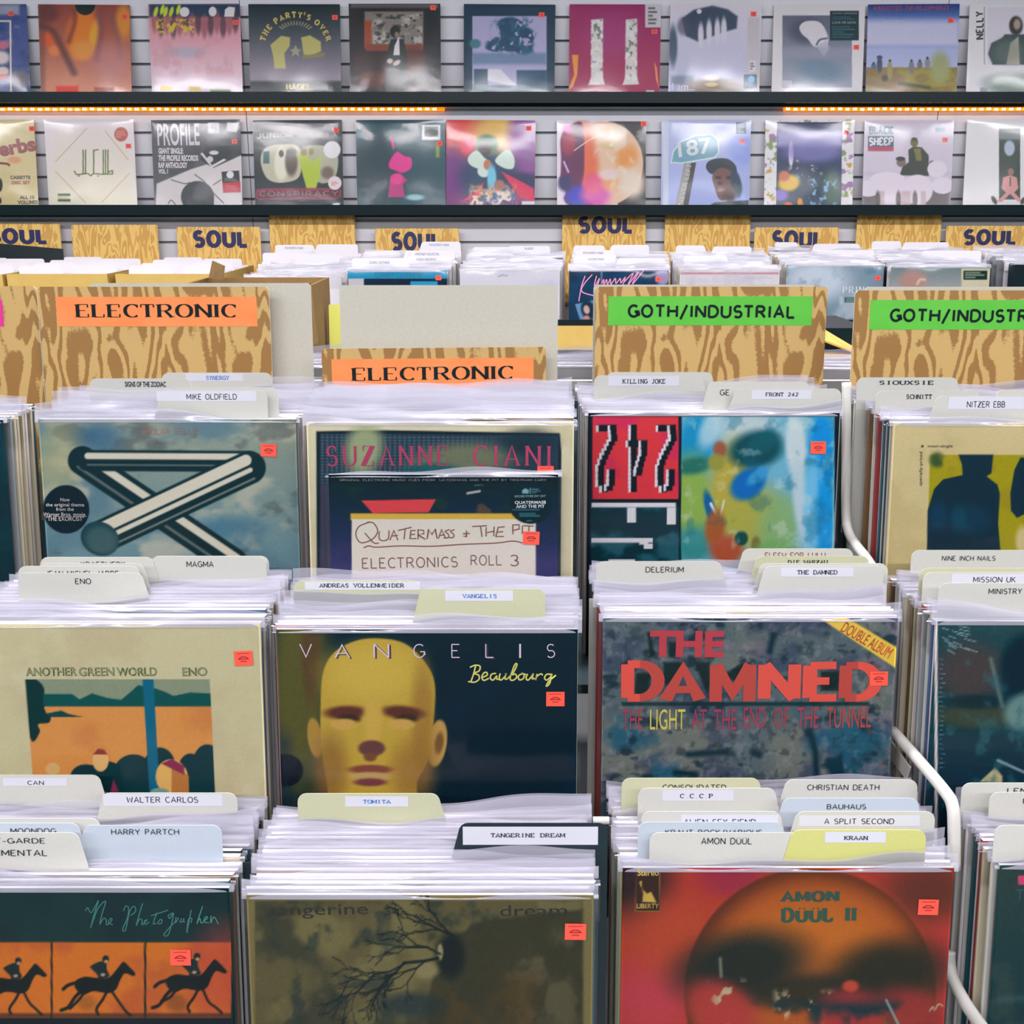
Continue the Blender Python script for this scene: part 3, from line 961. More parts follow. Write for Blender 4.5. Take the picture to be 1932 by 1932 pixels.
def art_head(a):            # dark cover with a plain yellow dummy head
    a.crop(480, 1050, 2.927)
    a.fill((20, 34, 44)).blob(250, 700, 160, 600, (92, 86, 44), 1, 0, .9).blob(310, 500, 50, 300, (84, 62, 42), .8, 0, .8).blob(170, 1180, 100, 90, (14, 24, 32), .15).mottle((30, 40, 66), 300, .5, .75, 3, .6)
    y1, y2 = (178, 150, 68), (150, 116, 56)
    a.blob(335, 1000, 40, 110, (160, 128, 66), .25, -8).blob(1010, 1030, 52, 130, (176, 142, 84), .2, 8).blob(1020, 1030, 24, 60, (110, 80, 50), .8, 8)
    a.poly([(380, 640), (440, 530), (560, 465), (690, 452), (830, 480), (940, 580), (995, 700), (990, 900), (960, 1120), (900, 1240), (860, 1420), (460, 1420), (400, 1240), (370, 1050), (366, 820)], y1, 5, 1, True)
    a.blob(650, 640, 240, 150, (196, 170, 84), 1.2, 0, .7).blob(930, 900, 60, 300, (140, 104, 54), 1.2, 0, .7).blob(420, 1180, 90, 190, (130, 96, 54), 1.2, 0, .8).blob(880, 1180, 120, 160, (136, 100, 56), 1.2, 0, .7)
    for cx in (505, 820):
        a.blob(cx, 860, 115, 36, (88, 50, 42), .8, 5 if cx > 600 else -2).blob(cx + 20, 895, 60, 26, (60, 44, 36), .8).blob(cx - 10, 925, 76, 30, (188, 152, 84), .5)
    a.blob(655, 900, 50, 150, (188, 158, 80), .9).blob(648, 1058, 74, 44, (96, 62, 62), .4).blob(640, 1105, 36, 26, (110, 70, 56), .7)
    a.blob(640, 1175, 120, 26, (120, 66, 56), .6).blob(640, 1215, 110, 26, (176, 148, 96), .6).blob(640, 1245, 90, 22, (112, 62, 64), .7)
    for s, x0, x1 in (('V', 250, 320), ('A', 442, 528), ('N', 658, 745), ('G', 878, 945), ('E', 1088, 1133), ('L', 1275, 1320), ('I', 1462, 1472), ('S', 1615, 1660)):
        if s in 'ANL': tx(a, s, (x0 + 10, 566), (x1 + 10, 566), 82, (66, 40, 56), 'thin', -.0010)
        tx(a, s, (x0, 560), (x1, 560), 80, (226, 206, 226), 'thin')
    hand(a, [[(1222, 602), (1210, 650), (1195, 692)], [(1190, 612), (1220, 600), (1246, 606), (1240, 632), (1212, 645), (1238, 655), (1240, 678), (1215, 694), (1180, 690)],
             [(1258, 668), (1285, 655), (1282, 640), (1266, 644), (1256, 668), (1268, 684), (1295, 672)], [(1335, 645), (1310, 650), (1303, 672), (1318, 682), (1338, 660), (1338, 676), (1352, 678)],
             [(1358, 645), (1352, 670), (1362, 682), (1385, 660), (1390, 645), (1384, 675), (1400, 675)], [(1400, 672), (1430, 640), (1450, 598), (1440, 594), (1425, 630), (1412, 672), (1425, 684), (1448, 668), (1440, 648), (1425, 655)],
             [(1475, 648), (1458, 660), (1462, 680), (1482, 676), (1490, 655), (1478, 646), (1500, 652)], [(1508, 648), (1500, 672), (1512, 682), (1532, 660), (1540, 648), (1534, 674), (1548, 672)],
             [(1562, 648), (1552, 682), (1560, 662), (1582, 648), (1592, 656)], [(1640, 652), (1615, 650), (1602, 670), (1615, 682), (1638, 662), (1642, 650), (1630, 700), (1612, 716), (1625, 690), (1665, 655)]], 8, (222, 216, 110))
    stick(a, 1662, 787, 0)


def art_stone(a):           # grey stone wall with big red letters
    a.crop(1080, 1020, 2.927)
    a.fill((88, 98, 102)).mottle((112, 114, 106), 230, .42, .66, 3, .8).mottle((64, 70, 88), 180, .5, .7, 12, .8, 1.5).mottle((40, 84, 104), 260, .5, .72, 23, .9, 1.4, (150, 950, 1800, 2100, 120)).mottle((30, 42, 54), 120, .62, .76, 31, .8, 1.6).mottle((124, 112, 122), 140, .58, .78, 41, .6, 1.5).mottle((150, 150, 150), 36, .55, .75, 8, .3).mottle((40, 48, 54), 46, .58, .72, 18, .45)
    for p in ([(1110, 520), (1090, 610)], [(640, 1180), (850, 1165)], [(1310, 1050), (1340, 1160), (1350, 1300)], [(570, 1280), (680, 1290)], [(1000, 1170), (1030, 1180)]):
        a.line(p, 34, (28, 44, 54), 18)
    a.poly([(1400, 1230), (1490, 1170), (1500, 1290), (1430, 1300)], (26, 50, 62), 14)
    dk = (30, 36, 36)
    for s in ([(410, 505), (430, 505), (455, 640), (430, 640)], [(530, 560), (590, 560), (590, 645), (530, 645)], [(350, 730), (440, 730), (410, 850), (340, 850)], [(500, 670), (620, 670), (540, 800), (500, 790)], [(670, 670), (760, 670), (750, 860)], [(820, 740), (1000, 660), (900, 780)], [(1370, 720), (1470, 720), (1470, 830), (1370, 830)]):
        a.poly(s, dk, 12, .9)
    a.rect(270, 890, 1640, 912, (24, 40, 44), 8, .8)
    tx(a, 'THE', (425, 642), (835, 645), 150, (192, 54, 66), 'heavy')
    c = (196, 68, 56)
    for s, x0, x1, h in (('D', 268, 508, 236), ('A', 480, 738, 230), ('M', 756, 1010, 225), ('N', 1022, 1258, 228), ('E', 1268, 1456, 228), ('D', 1468, 1706, 228)):
        tx(a, s, (x0, 890), (x1, 888), h, c, 'block', -.0012 - .0002 * (x0 % 3))
    for s, x0, x1, cc in (('THE', 275, 388, (166, 50, 78)), ('LIGHT', 428, 622, (216, 200, 84)), ('AT', 658, 742, (160, 48, 78)), ('THE', 780, 905, (164, 50, 78)), ('END', 945, 1070, (168, 46, 80)), ('OF', 1112, 1195, (170, 50, 70)), ('THE', 1240, 1358, (178, 52, 76)), ('TUNNEL', 1402, 1648, (186, 66, 66))):
        tx(a, s, (x0, 1045 if x0 < 900 else 1035), (x1, 1043 if x0 < 900 else 1033), 118, cc, 'sans')
    a.poly([(1362, 425), (1515, 425), (1790, 590), (1788, 705)], (222, 190, 84), 2)
    tx(a, 'DOUBLE ALBUM', (1478, 500), (1742, 652), 62, (184, 66, 52), 'sans')
    stick(a, 1692, 762, -1)


def art_smoke(a):           # dark brown and teal cover with pale smoke
    a.crop(1600, 1020, 3.717)
    a.fill((28, 56, 64)).vg(560, 1700, (46, 70, 74), (14, 44, 58)).blob(850, 920, 230, 200, (74, 62, 60), 1, 0, .9).blob(900, 1230, 300, 90, (76, 72, 50), 1, 0, .7).blob(900, 1130, 200, 50, (28, 40, 48), 1, 0, .8)
    a.blob(1250, 900, 180, 240, (18, 36, 48), .5).blob(1240, 1200, 150, 130, (120, 150, 146), .6, -30, .8).line([(1000, 830), (1040, 1000), (1080, 1160)], 26, (110, 130, 124), 16, .7, True).poly([(920, 1690), (1030, 1590), (1080, 1650), (1080, 1700)], (180, 172, 130), 8)
    a.mottle((60, 96, 104), 120, .55, .75, 7, .6).line([(1050, 1540), (1250, 1630)], 18, (130, 150, 160), 8)
    for i in range(16):
        t = rnd.random()
        a.line([(650 + t * 180, 600 + i * 11), (690 + t * 220, 612 + i * 12)], 5, (190, 210, 216), 2, .7)
    for i in range(24):
        a.line([(635 + rnd.random() * 12, 830 + i * 33), (655 + rnd.random() * 25, 834 + i * 33)], 4, (170, 190, 196), 2, .6)
    a.rect(606, 560, 626, 2600, (206, 196, 196), 2)


def horse(a, x, y, s, ph):
    """a small dark running horse with a rider, seen from the side"""
    c = (26, 28, 28)
    P = lambda pts: [(x + u * s, y + v * s) for u, v in pts]
    a.poly(P([(-150, -20), (-90, -52), (0, -46), (70, -50), (125, -110), (160, -148), (196, -120), (238, -72), (218, -58), (170, -74), (140, -30), (112, 30), (60, 52), (-30, 40), (-96, 62), (-140, 30)]), c, 3, 1, True)
    a.line(P([(-140, -14), (-190, 0), (-222, 26)]), 22 * s, c, 3, 1, True)
    a.line(P([(-110, 40), (-150, 80), (-190, 140), (-236, 160)]), 22 * s, c, 3, 1, True)
    a.line(P([(-80, 30), (-120, 90), (-180, 150 - ph)]), 18 * s, c, 3, 1, True)
    a.line(P([(60, 30), (30, 90), (-10, 150), (0, 186)]), 18 * s, c, 3, 1, True)
    a.line(P([(80, 30), (120, 90 + ph), (170, 160), (205, 192)]), 17 * s, c, 3, 1, True)
    a.poly(P([(-50, -120), (10, -150), (50, -145), (56, -100), (70, -56), (10, -40), (-10, -70), (-40, -100)]), (34, 40, 42), 3, 1, True)
    a.blob(x + 48 * s, y - 166 * s, 22 * s, 24 * s, (34, 38, 42), .2)
    a.blob(x + 50 * s, y - 150 * s, 12 * s, 10 * s, (190, 150, 110), .4)
    a.blob(x + 30 * s, y - 66 * s, 14 * s, 9 * s, (190, 160, 130), .5)


def art_riders(a):          # dark cover with a strip of orange panels
    a.crop(0, 1450, 3.715)
    a.fill((20, 44, 46)).mottle((28, 54, 52), 200, .4, .7, 3, .6)
    for x0, x1 in ((-2000, 358), (370, 1012), (1026, 1622)):
        b = (x0, 1216, x1, 1745, 3)
        a.rect(x0, 1216, x1, 1745, (196, 112, 44), 3)
        a.mottle((176, 90, 50), 260, .45, .7, 5, .8, 1, b)
    a.blob(1600, 1420, 260, 330, (176, 66, 62), 1.2, 0, .55).blob(1240, 1640, 70, 60, (120, 70, 40), .9, 0, .7).blob(610, 1640, 60, 50, (130, 84, 40), 1, 0, .6)
    a.rect(-2000, 1712, 1640, 1745, (70, 44, 34), 10, .8).rect(-2000, 1745, 1700, 2600, (16, 30, 34), 3)
    a.rect(358, 1216, 370, 1745, (44, 36, 30)).rect(1012, 1216, 1026, 1745, (44, 36, 30)).rect(1622, 840, 2000, 2600, (24, 40, 42), 3)
    horse(a, 80, 1520, 1.05, 20)
    horse(a, 690, 1515, 1.1, 0)
    horse(a, 1330, 1498, 1.1, 30)
    hand(a, [[(600, 1000), (615, 975), (640, 1010), (690, 925), (660, 1020), (635, 1115), (655, 1060), (690, 975), (740, 930), (715, 1020), (700, 1090), (725, 1050), (745, 1060), (745, 1095), (765, 1085), (785, 1060), (775, 1050), (760, 1080), (790, 1095)],
             [(865, 1000), (880, 965), (900, 975), (895, 1040), (860, 1125), (880, 1130), (910, 1000), (940, 965), (950, 1000), (915, 1030)],
             [(1000, 945), (980, 1010), (955, 1100), (975, 1060), (995, 1060), (995, 1095), (1012, 1080), (1030, 1060), (1012, 1070), (1020, 1092), (1045, 1075)],
             [(1100, 1010), (1075, 1085), (1095, 1085)], [(1058, 1032), (1180, 992)], [(1120, 1060), (1105, 1085), (1130, 1085), (1135, 1060), (1118, 1058)],
             [(1210, 1012), (1180, 1030), (1190, 1050), (1217, 1018), (1182, 1160), (1150, 1160), (1230, 1070)], [(1235, 1040), (1230, 1080), (1252, 1045)], [(1275, 1050), (1262, 1075), (1285, 1070), (1287, 1050), (1292, 1080)],
             [(1340, 990), (1310, 1150), (1320, 1060), (1345, 1050), (1338, 1082)], [(1420, 965), (1380, 1085), (1400, 1050), (1410, 1082), (1430, 1070), (1455, 1045), (1440, 1040), (1430, 1075), (1465, 1080)], [(1480, 1030), (1478, 1080), (1500, 1040), (1532, 1090)]], 7, (56, 124, 116))
    stick(a, 1265, 1325, 1)


def art_branch(a):          # mottled olive cover with a bare branch
    a.crop(440, 1470, 2.611)
    a.fill((124, 112, 74))
    b = (108, 598, 1722, 2400, 6)
    a.rect(108, 598, 1722, 2400, (96, 88, 58), 6)
    a.mottle((64, 62, 48), 240, .46, .68, 4, .9, 1, b).mottle((122, 114, 76), 200, .52, .72, 9, .8, 1, b).mottle((50, 56, 50), 110, .58, .75, 14, .7, 1, b)
    r = np.random.RandomState(2)
    a.poly([(1070, 765), (1140, 750), (1170, 715), (1260, 690), (1722, 640), (1722, 2400), (940, 2400), (960, 1100), (985, 960), (1020, 890), (1010, 850)], (58, 54, 38), 14, .9)
    a.mottle((96, 88, 66), 150, .55, .72, 17, .8, 1, (1150, 760, 1700, 2300, 60)).mottle((84, 66, 36), 240, .55, .72, 27, .7, 1, (950, 960, 1500, 2300, 60)).blob(1070, 870, 70, 110, (26, 30, 30), .8).blob(880, 1110, 150, 60, (42, 52, 54), 1, 0, .8).blob(950, 940, 60, 40, (136, 126, 90), .8).blob(1020, 850, 14, 40, (150, 140, 106), .5)
    c = (30, 32, 34)

    def twig(x, y, ang, ln, w, dep):
        x2, y2 = x + math.cos(ang) * ln, y + math.sin(ang) * ln
        mx, my = (x + x2) / 2 + r.randn() * ln * .08, (y + y2) / 2 + r.randn() * ln * .08
        hand_lines.append(([(x, y), (mx, my), (x2, y2)], w))
        if dep:
            for k in range(2 if dep < 4 else 3):
                twig(x2 if k < 2 else mx, y2 if k < 2 else my, ang + (r.rand() - .5) * 1.3, ln * (.62 + .2 * r.rand()), w * .62, dep - 1)
    hand_lines = []
    twig(1085, 770, R(205), 130, 13, 4)
    twig(1070, 760, R(226), 90, 11, 4)
    twig(1010, 880, R(172), 170, 15, 5)
    twig(1020, 860, R(200), 120, 12, 4)
    twig(850, 905, R(160), 170, 9, 4)
    for p, w in hand_lines: a.line(p, max(w, 3.2), c, 1.5, .95)
    tx(a, 'tangerine', (175, 690), (665, 682), 72, (28, 30, 30), 'sans')
    tx(a, 'dream', (1315, 676), (1645, 672), 58, (26, 26, 30), 'sans')
    stick(a, 1686, 752, 1)


def art_orb(a):             # red cover with a large dark-edged orb
    a.crop(1120, 1450, 2.683)
    a.fill((176, 66, 52)).blob(200, 560, 180, 200, (40, 30, 34), 1.3, 20, .9).blob(700, 560, 160, 80, (150, 50, 80), 1.3, 0, .7).blob(1700, 620, 220, 150, (96, 52, 40), 1.4, 0, .9).blob(280, 1150, 200, 200, (196, 72, 88), 1.3, 0, .8).blob(400, 850, 260, 180, (184, 80, 50), 1.3, 0, .8).blob(1780, 1050, 80, 240, (186, 66, 66), 1.2, 0, .8)
    a.blob(1095, 1140, 636, 636, (86, 44, 30), .03)
    a.blob(1110, 1160, 600, 610, (176, 92, 42), .3).blob(1130, 860, 330, 190, (200, 118, 46), 1.3, 0, .8)
    a.blob(750, 1000, 330, 170, (36, 40, 36), 1, -10, .95).blob(1490, 1040, 300, 170, (44, 42, 32), 1, -8, .95).blob(1120, 1130, 420, 90, (46, 44, 36), 1, 0, .9)
    a.blob(650, 1220, 190, 130, (176, 66, 62), .8, 30, .95).blob(1300, 1240, 170, 120, (166, 56, 60), .9, 0, .9).blob(1620, 1230, 180, 110, (150, 56, 54), 1, 20, .9).blob(1300, 1100, 40, 30, (190, 80, 60), .8)
    a.mottle((26, 52, 58), 200, .48, .66, 6, .9, 1, (780, 1180, 1640, 2200, 40)).mottle((196, 186, 146), 60, .6, .7, 9, .9, 1, (600, 1080, 780, 1300, 40)).mottle((196, 186, 146), 60, .58, .7, 19, .9, 1, (920, 1130, 1200, 1280, 30))
    a.line([(640, 960), (645, 1050)], 14, (120, 130, 110), 8).line([(1480, 1170), (1540, 1290)], 10, (150, 170, 170), 5)
    a.rect(218, 512, 334, 720, (60, 38, 32), 3)
    a.line([(218, 512), (334, 512), (334, 720), (212, 720), (218, 512)], 3, (150, 120, 60))
    tx(a, 'Stereo', (222, 543), (330, 543), 34, (196, 166, 84), 'bold')
    tx(a, 'LIBERTY', (218, 708), (330, 708), 26, (176, 146, 70), 'bold')
    a.poly([(230, 572), (242, 568), (246, 610), (270, 632), (290, 622), (318, 678), (246, 672), (252, 630)], (206, 176, 90), 3)
    tx(a, 'AMON', (945, 678), (1245, 674), 66, (34, 76, 62), 'slab')
    tx(a, 'D\u00dc\u00dcL II', (948, 782), (1330, 776), 84, (36, 80, 62), 'slab')
    a.line(smooth_path([(1700, 1225), (1715, 1205), (1725, 1220), (1745, 1190), (1765, 1200)]), 6, (200, 190, 160))
    stick(a, 1694, 702, 1)


def art_dark_right(a):      # dark olive cover
    a.crop(1660, 1380, 3.5)
    a.fill((34, 54, 56)).vg(880, 1900, (46, 60, 56), (20, 46, 52)).mottle((56, 66, 60), 200, .5, .72, 3, .6)
    a.rect(912, 950, 1100, 1010, (190, 72, 110), 3).line([(925, 1045), (925, 1105)], 8, (60, 80, 84)).line([(905, 1045), (950, 1045)], 8, (60, 80, 84))
    a.line([(800, 1770), (1200, 1740)], 40, (60, 84, 86), 30, .6)


# ---- records in the soul racks and on the wall ------------------------------------------------
def art_cyan(a):
    a.crop(640, 400, 4.39)
    a.fill((20, 36, 60)).rect(0, 400, 2000, 552, (26, 152, 190), 4).rect(75, 552, 205, 2000, (214, 206, 210), 4).rect(590, 574, 815, 700, (60, 160, 200), 4)
    tx(a, 'Gwen Guthrie', (290, 548), (685, 546), 56, (24, 100, 130), 'sans')
    stick(a, 822, 545, 0, .95)


def art_white(a):
    a.crop(640, 400, 4.39)
    a.fill((232, 228, 238)).mottle((214, 216, 230), 120, .5, .75, 3, .8).line([(1320, 535), (1350, 522), (1395, 530)], 7, (130, 160, 180), 4)


def art_neon(a):
    a.crop(1040, 380, 6.0)
    a.fill((22, 54, 84)).mottle((26, 70, 104), 120, .4, .7, 3, .7)
    a.rect(-200, 770, 1400, 786, (150, 150, 176), 4).rect(560, 500, 580, 1500, (150, 150, 176), 4, .8)
    a.rect(480, 1330, 1400, 1360, (130, 156, 186), 3)
    a.poly([(270, 1165), (470, 1120), (560, 1200), (520, 1350), (330, 1350)], (120, 160, 200), 6).blob(420, 1230, 80, 110, (20, 48, 60), .5, -20).blob(400, 1225, 34, 50, (224, 180, 180), .5, -15).blob(400, 1330, 36, 40, (214, 150, 150), .5).blob(1260, 860, 80, 90, (170, 160, 200), .6)
    c = (240, 150, 196)
    hand(a, [[(384, 843), (344, 958), (312, 1131)], [(465, 828), (376, 929), (344, 1016), (449, 1059), (563, 1073)], [(514, 843), (490, 936), (498, 958), (546, 872), (530, 944), (563, 958)],
             [(571, 929), (595, 886), (595, 944), (627, 886), (636, 944), (668, 879), (676, 936), (725, 872), (733, 929), (781, 872), (789, 922), (838, 857), (806, 958)],
             [(822, 915), (927, 814), (870, 944), (984, 800), (919, 936), (1049, 778)]], 12, c)
    stick(a, 1210, 880, 0, .9)


def art_pale_pink(a):
    a.crop(1240, 380, 2.792)
    a.fill((232, 226, 230)).rect(120, 374, 640, 384, (196, 120, 136), 3, .8).mottle((210, 200, 214), 60, .5, .75, 3, .5).rows(460, 392, 620, 415, 3, (190, 200, 210), .7)
    tx(a, 'New Edition', (170, 428), (440, 426), 36, (206, 200, 206), 'sans')


def art_silver(a):
    a.crop(1540, 480, 4.93)
    a.fill((140, 160, 174)).blob(0, 250, 300, 180, (210, 220, 232), 1).blob(300, 520, 90, 220, (196, 206, 214), 1, 35, .8).mottle((104, 134, 152), 160, .5, .75, 3, .7)
    tx(a, 'PRIN', (245, 360), (445, 360), 62, (226, 226, 232), 'serif')
    a.rect(264, 400, 600, 446, (24, 66, 66), 2).rows(276, 404, 600, 442, 2, (200, 220, 214)).rect(216, 390, 250, 470, (200, 214, 220), 8, .7)
    stick(a, 574, 222, 0, .9)


def art_grey_hand(a):
    a.crop(1540, 480, 4.93)
    a.fill((150, 158, 160)).vg(120, 300, (120, 136, 136), (170, 170, 170)).blob(900, 240, 120, 90, (190, 150, 140), 1).line([(940, 275), (965, 235), (1010, 235)], 26, (230, 196, 180), 10, 1, True).rect(1350, 130, 1620, 900, (220, 212, 184), 4)
    a.rect(1368, 150, 1590, 236, (26, 50, 40), 3).rows(1384, 160, 1575, 226, 3, (180, 190, 170))


def art_black_plain(a):
    a.fill((16, 30, 36)).mottle((24, 40, 46), 40, .4, .7, 3, .6)


K1, K2, K3 = (0, 0, 2.927), (640, 0, 2.927), (1240, 0, 2.792)


def w_blue(a):
    a.crop(0, 0, 7.156)
    a.fill((70, 82, 136)).mottle((38, 60, 110), 200, .45, .7, 3, .9).mottle((130, 128, 160), 160, .55, .75, 8, .8).rect(-900, 60, 260, 200, (190, 186, 190), 30, .7)
    a.line([(-900, 285), (140, 285), (150, 1235)], 22, (222, 214, 190)).blob(20, 780, 110, 90, (214, 200, 200), .8).blob(40, 610, 80, 60, (190, 110, 130), .8).blob(40, 960, 80, 60, (214, 190, 180), .6).blob(40, 1040, 70, 40, (170, 66, 76), .7).blob(280, 1080, 120, 130, (110, 104, 116), .8)
    stick(a, 148, 185)


def w_orange(a):
    a.crop(0, 0, 7.156)
    a.fill((186, 108, 76)).vg(70, 1240, (140, 70, 60), (206, 140, 112)).blob(640, 170, 150, 130, (104, 58, 58), 1).blob(1100, 420, 180, 330, (222, 126, 50), .9, 15).blob(1280, 470, 70, 200, (232, 160, 60), .9, 8).blob(1120, 680, 150, 130, (230, 146, 70), .9).blob(1670, 300, 110, 230, (206, 136, 60), .9).blob(660, 520, 110, 110, (206, 96, 56), .9).blob(740, 680, 80, 70, (226, 130, 76), .9)
    a.line([(560, 350), (720, 430), (860, 700), (1000, 980)], 80, (92, 58, 56), 50, .9, True).line([(1000, 150), (1010, 300), (930, 560)], 60, (116, 60, 60), 40, .8, True).line([(1330, 200), (1360, 400), (1310, 800)], 70, (120, 74, 90), 50, .8, True).line([(1480, 160), (1580, 440), (1620, 760)], 60, (130, 84, 90), 50, .7, True)
    a.blob(1500, 850, 260, 260, (190, 134, 134), 1.3, 0, .7).rect(760, 1160, 1060, 1250, (214, 60, 40), 20).rect(1280, 1180, 1540, 1250, (150, 56, 50), 20).rect(530, 80, 610, 1250, (96, 60, 54), 40, .5).blob(1150, 70, 135, 135, (14, 34, 36), .05)
    stick(a, 1690, 222)


def w_pinkish(a):
    a.crop(270, 0, 4.954)
    a.fill((216, 164, 172)).vg(40, 860, (206, 130, 140), (232, 210, 222)).rect(60, 40, 930, 160, (30, 56, 84), 20)
    for i in range(14): a.blob(110 + i * 58, 190 + (i * 37) % 60, 30, 110, (74, 52, 58) if i % 2 else (150, 90, 100), .8, 0, .8)
    for x, y in ((120, 110), (180, 90), (210, 110), (265, 110), (330, 90)): a.blob(x, y, 18, 50, (190, 206, 60), .6, 15)
    a.blob(388, 112, 45, 46, (226, 224, 236), .05).blob(650, 108, 36, 46, (226, 224, 236), .05).poly([(765, 90), (800, 62), (860, 70), (850, 158), (760, 155)], (226, 224, 236))
    a.blob(400, 490, 180, 50, (180, 176, 192), 1, 0, .8).mottle((200, 150, 160), 100, .5, .7, 3, .5, 1, (80, 300, 900, 700, 40))
    a.mottle((212, 186, 74), 26, .42, .55, 6, .95, 1, (120, 180, 480, 310, 14)).rect(160, 805, 270, 850, (200, 180, 60), 10).rect(430, 808, 540, 852, (200, 180, 60), 10).rect(630, 840, 820, 870, (90, 140, 70), 10)
    stick(a, 862, 210)


def w_party(a):
    a.crop(270, 0, 4.954)
    a.fill((52, 58, 66)).vg(40, 700, (18, 36, 42), (150, 140, 152)).vg(700, 860, (170, 160, 170), (36, 44, 50), .0).rect(990, 760, 1860, 880, (28, 38, 44), 20)  # black cover; the paling gradient paints in the white gloss of its wrap
    for i in range(12):
        w = R(-38 + i * 76 / 11)
        x, y = math.sin(w), -math.cos(w)
        a.line([(1425 + x * 190, 420 + y * 190), (1425 + x * 245, 432 + y * 232)], 9, (170, 160, 120), 3)
    yc = (196, 188, 116)
    a.poly([(1190, 420), (1290, 335), (1375, 350), (1370, 430), (1320, 500), (1335, 640), (1230, 640), (1215, 520)], yc, 6, .9).poly([(1478, 350), (1560, 330), (1660, 390), (1665, 480), (1560, 520), (1500, 510)], yc, 6, .9).poly([(1490, 520), (1695, 490), (1700, 530), (1490, 550)], (140, 134, 90), 4, .9).poly([(1425, 420), (1445, 460), (1480, 465), (1450, 490), (1460, 530), (1425, 505), (1390, 530), (1400, 490), (1370, 465), (1405, 460)], (190, 180, 150), 3, .7)
    s, cx, cy, r = "THE PARTY'S OVER", 1425, 470, 322
    adv = [1.0, 1.0, .9, .5, .95, 1, 1, .95, .95, .45, .9, .5, 1.1, 1, .9, 1]
    tot, acc = sum(adv), 0
    for ch, wd in zip(s, adv):
        an = R(-76 + 152 * (acc + .1) / tot)
        an2 = R(-76 + 152 * (acc + wd - .12) / tot)
        acc += wd
        if ch == ' ': continue
        p = lambda q: (cx + math.sin(q) * (r - 25), cy - math.cos(q) * (r - 25) * 1.03)
        if ch == "'": a.line([(cx + math.sin(an) * (r + 20), cy - math.cos(an) * (r + 20)), (cx + math.sin(an) * (r + 42), cy - math.cos(an) * (r + 42))], 10, (214, 190, 80)); continue
        tx(a, ch, p(an), p(an2), 56, (214, 190, 80), 'slab')
    tx(a, 'HAGEL', (1335, 842), (1570, 842), 62, (206, 184, 70), 'slab')
    stick(a, 1792, 162)


def w_room(a):
    a.crop(640, 0, 4.6)
    a.fill((36, 30, 32)).rect(220, 100, 730, 400, (130, 124, 118), 10).mottle((196, 190, 184), 50, .5, .7, 3, .8, 1, (280, 120, 720, 380, 10)).mottle((44, 48, 44), 34, .52, .68, 6, .8, 1.5, (280, 120, 720, 380, 10))
    a.rect(220, 180, 280, 420, (156, 70, 44), 10).rect(230, 385, 730, 445, (130, 62, 42), 6).rect(120, 450, 860, 780, (50, 30, 28), 20).blob(640, 520, 100, 110, (84, 44, 34), 1).blob(300, 690, 120, 70, (90, 44, 36), 1).rect(760, 60, 900, 800, (24, 28, 34), 20)
    a.poly([(450, 340), (560, 340), (590, 480), (570, 780), (410, 780), (410, 480)], (28, 38, 40), 5).blob(484, 275, 42, 52, (34, 36, 36), .3).poly([(480, 400), (520, 310), (525, 480), (470, 480)], (224, 216, 220), 3).blob(500, 300, 20, 24, (140, 120, 110), .6).blob(440, 530, 26, 22, (210, 196, 190), .5).blob(500, 545, 36, 20, (210, 196, 190), .5, -30)
    a.rect(430, 596, 525, 622, (110, 100, 100), 6, .7).rect(100, 30, 860, 70, (210, 200, 214), 14, .35)  # the pale strip along the top edge is painted wrap glare
    stick(a, 815, 66)


def w_tree(a):
    a.crop(640, 0, 4.6)
    a.fill((24, 56, 76)).rect(1155, 140, 1800, 780, (176, 172, 204), 4)
    c = (40, 74, 100)
    for x, y, rx, ry in ((1480, 220, 110, 70), (1540, 300, 150, 80), (1480, 380, 200, 70), (1600, 330, 90, 60), (1380, 410, 110, 40), (1600, 420, 80, 60)): a.blob(x, y, rx, ry, c, .35)
    a.mottle((52, 96, 120), 50, .45, .65, 3, .8, 1, (1330, 160, 1700, 470, 40)).mottle((176, 172, 204), 40, .62, .7, 5, .9, 1, (1280, 160, 1720, 470, 40)).blob(1180, 380, 50, 40, (70, 120, 130), .6)
    a.rect(1155, 460, 1800, 560, (96, 124, 152), 24, .8).rect(1170, 600, 1290, 780, (28, 72, 98), 10).rect(1540, 610, 1800, 780, (26, 76, 104), 10).poly([(1290, 600), (1400, 600), (1550, 760), (1290, 700)], (214, 214, 232), 8).rect(1160, 740, 1800, 790, (60, 96, 110), 14, .8)
    stick(a, 1757, 128)


def w_crimson(a):
    a.crop(1050, 0, 4.83)
    a.fill((164, 52, 98)).vg(30, 850, (150, 50, 100), (156, 42, 84)).blob(500, 300, 240, 200, (160, 74, 130), 1.2, 0, .6)
    for cx in (368, 680):
        a.poly([(cx - 50, 180), (cx + 54, 170), (cx + 54, 700), (cx + 72, 770), (cx - 80, 775), (cx - 54, 700)], (216, 210, 204), 8)
        a.mottle((110, 120, 112), 34, .52, .66, 4 + cx, .9, 1, (cx - 52, 180, cx + 52, 700, 6)).mottle((240, 234, 230), 44, .52, .66, 14 + cx, .9, 1, (cx - 56, 180, cx + 56, 770, 6))
    a.poly([(140, 500), (200, 500), (190, 680), (150, 790), (105, 822), (160, 680)], (220, 150, 70), 5).poly([(890, 560), (915, 620), (930, 800), (905, 720)], (220, 150, 90), 5).rect(808, 36, 955, 250, (206, 200, 206), 3).rows(835, 60, 920, 230, 5, (80, 84, 84)).rect(815, 824, 890, 846, (210, 214, 220), 2)
    stick(a, 892, 288)


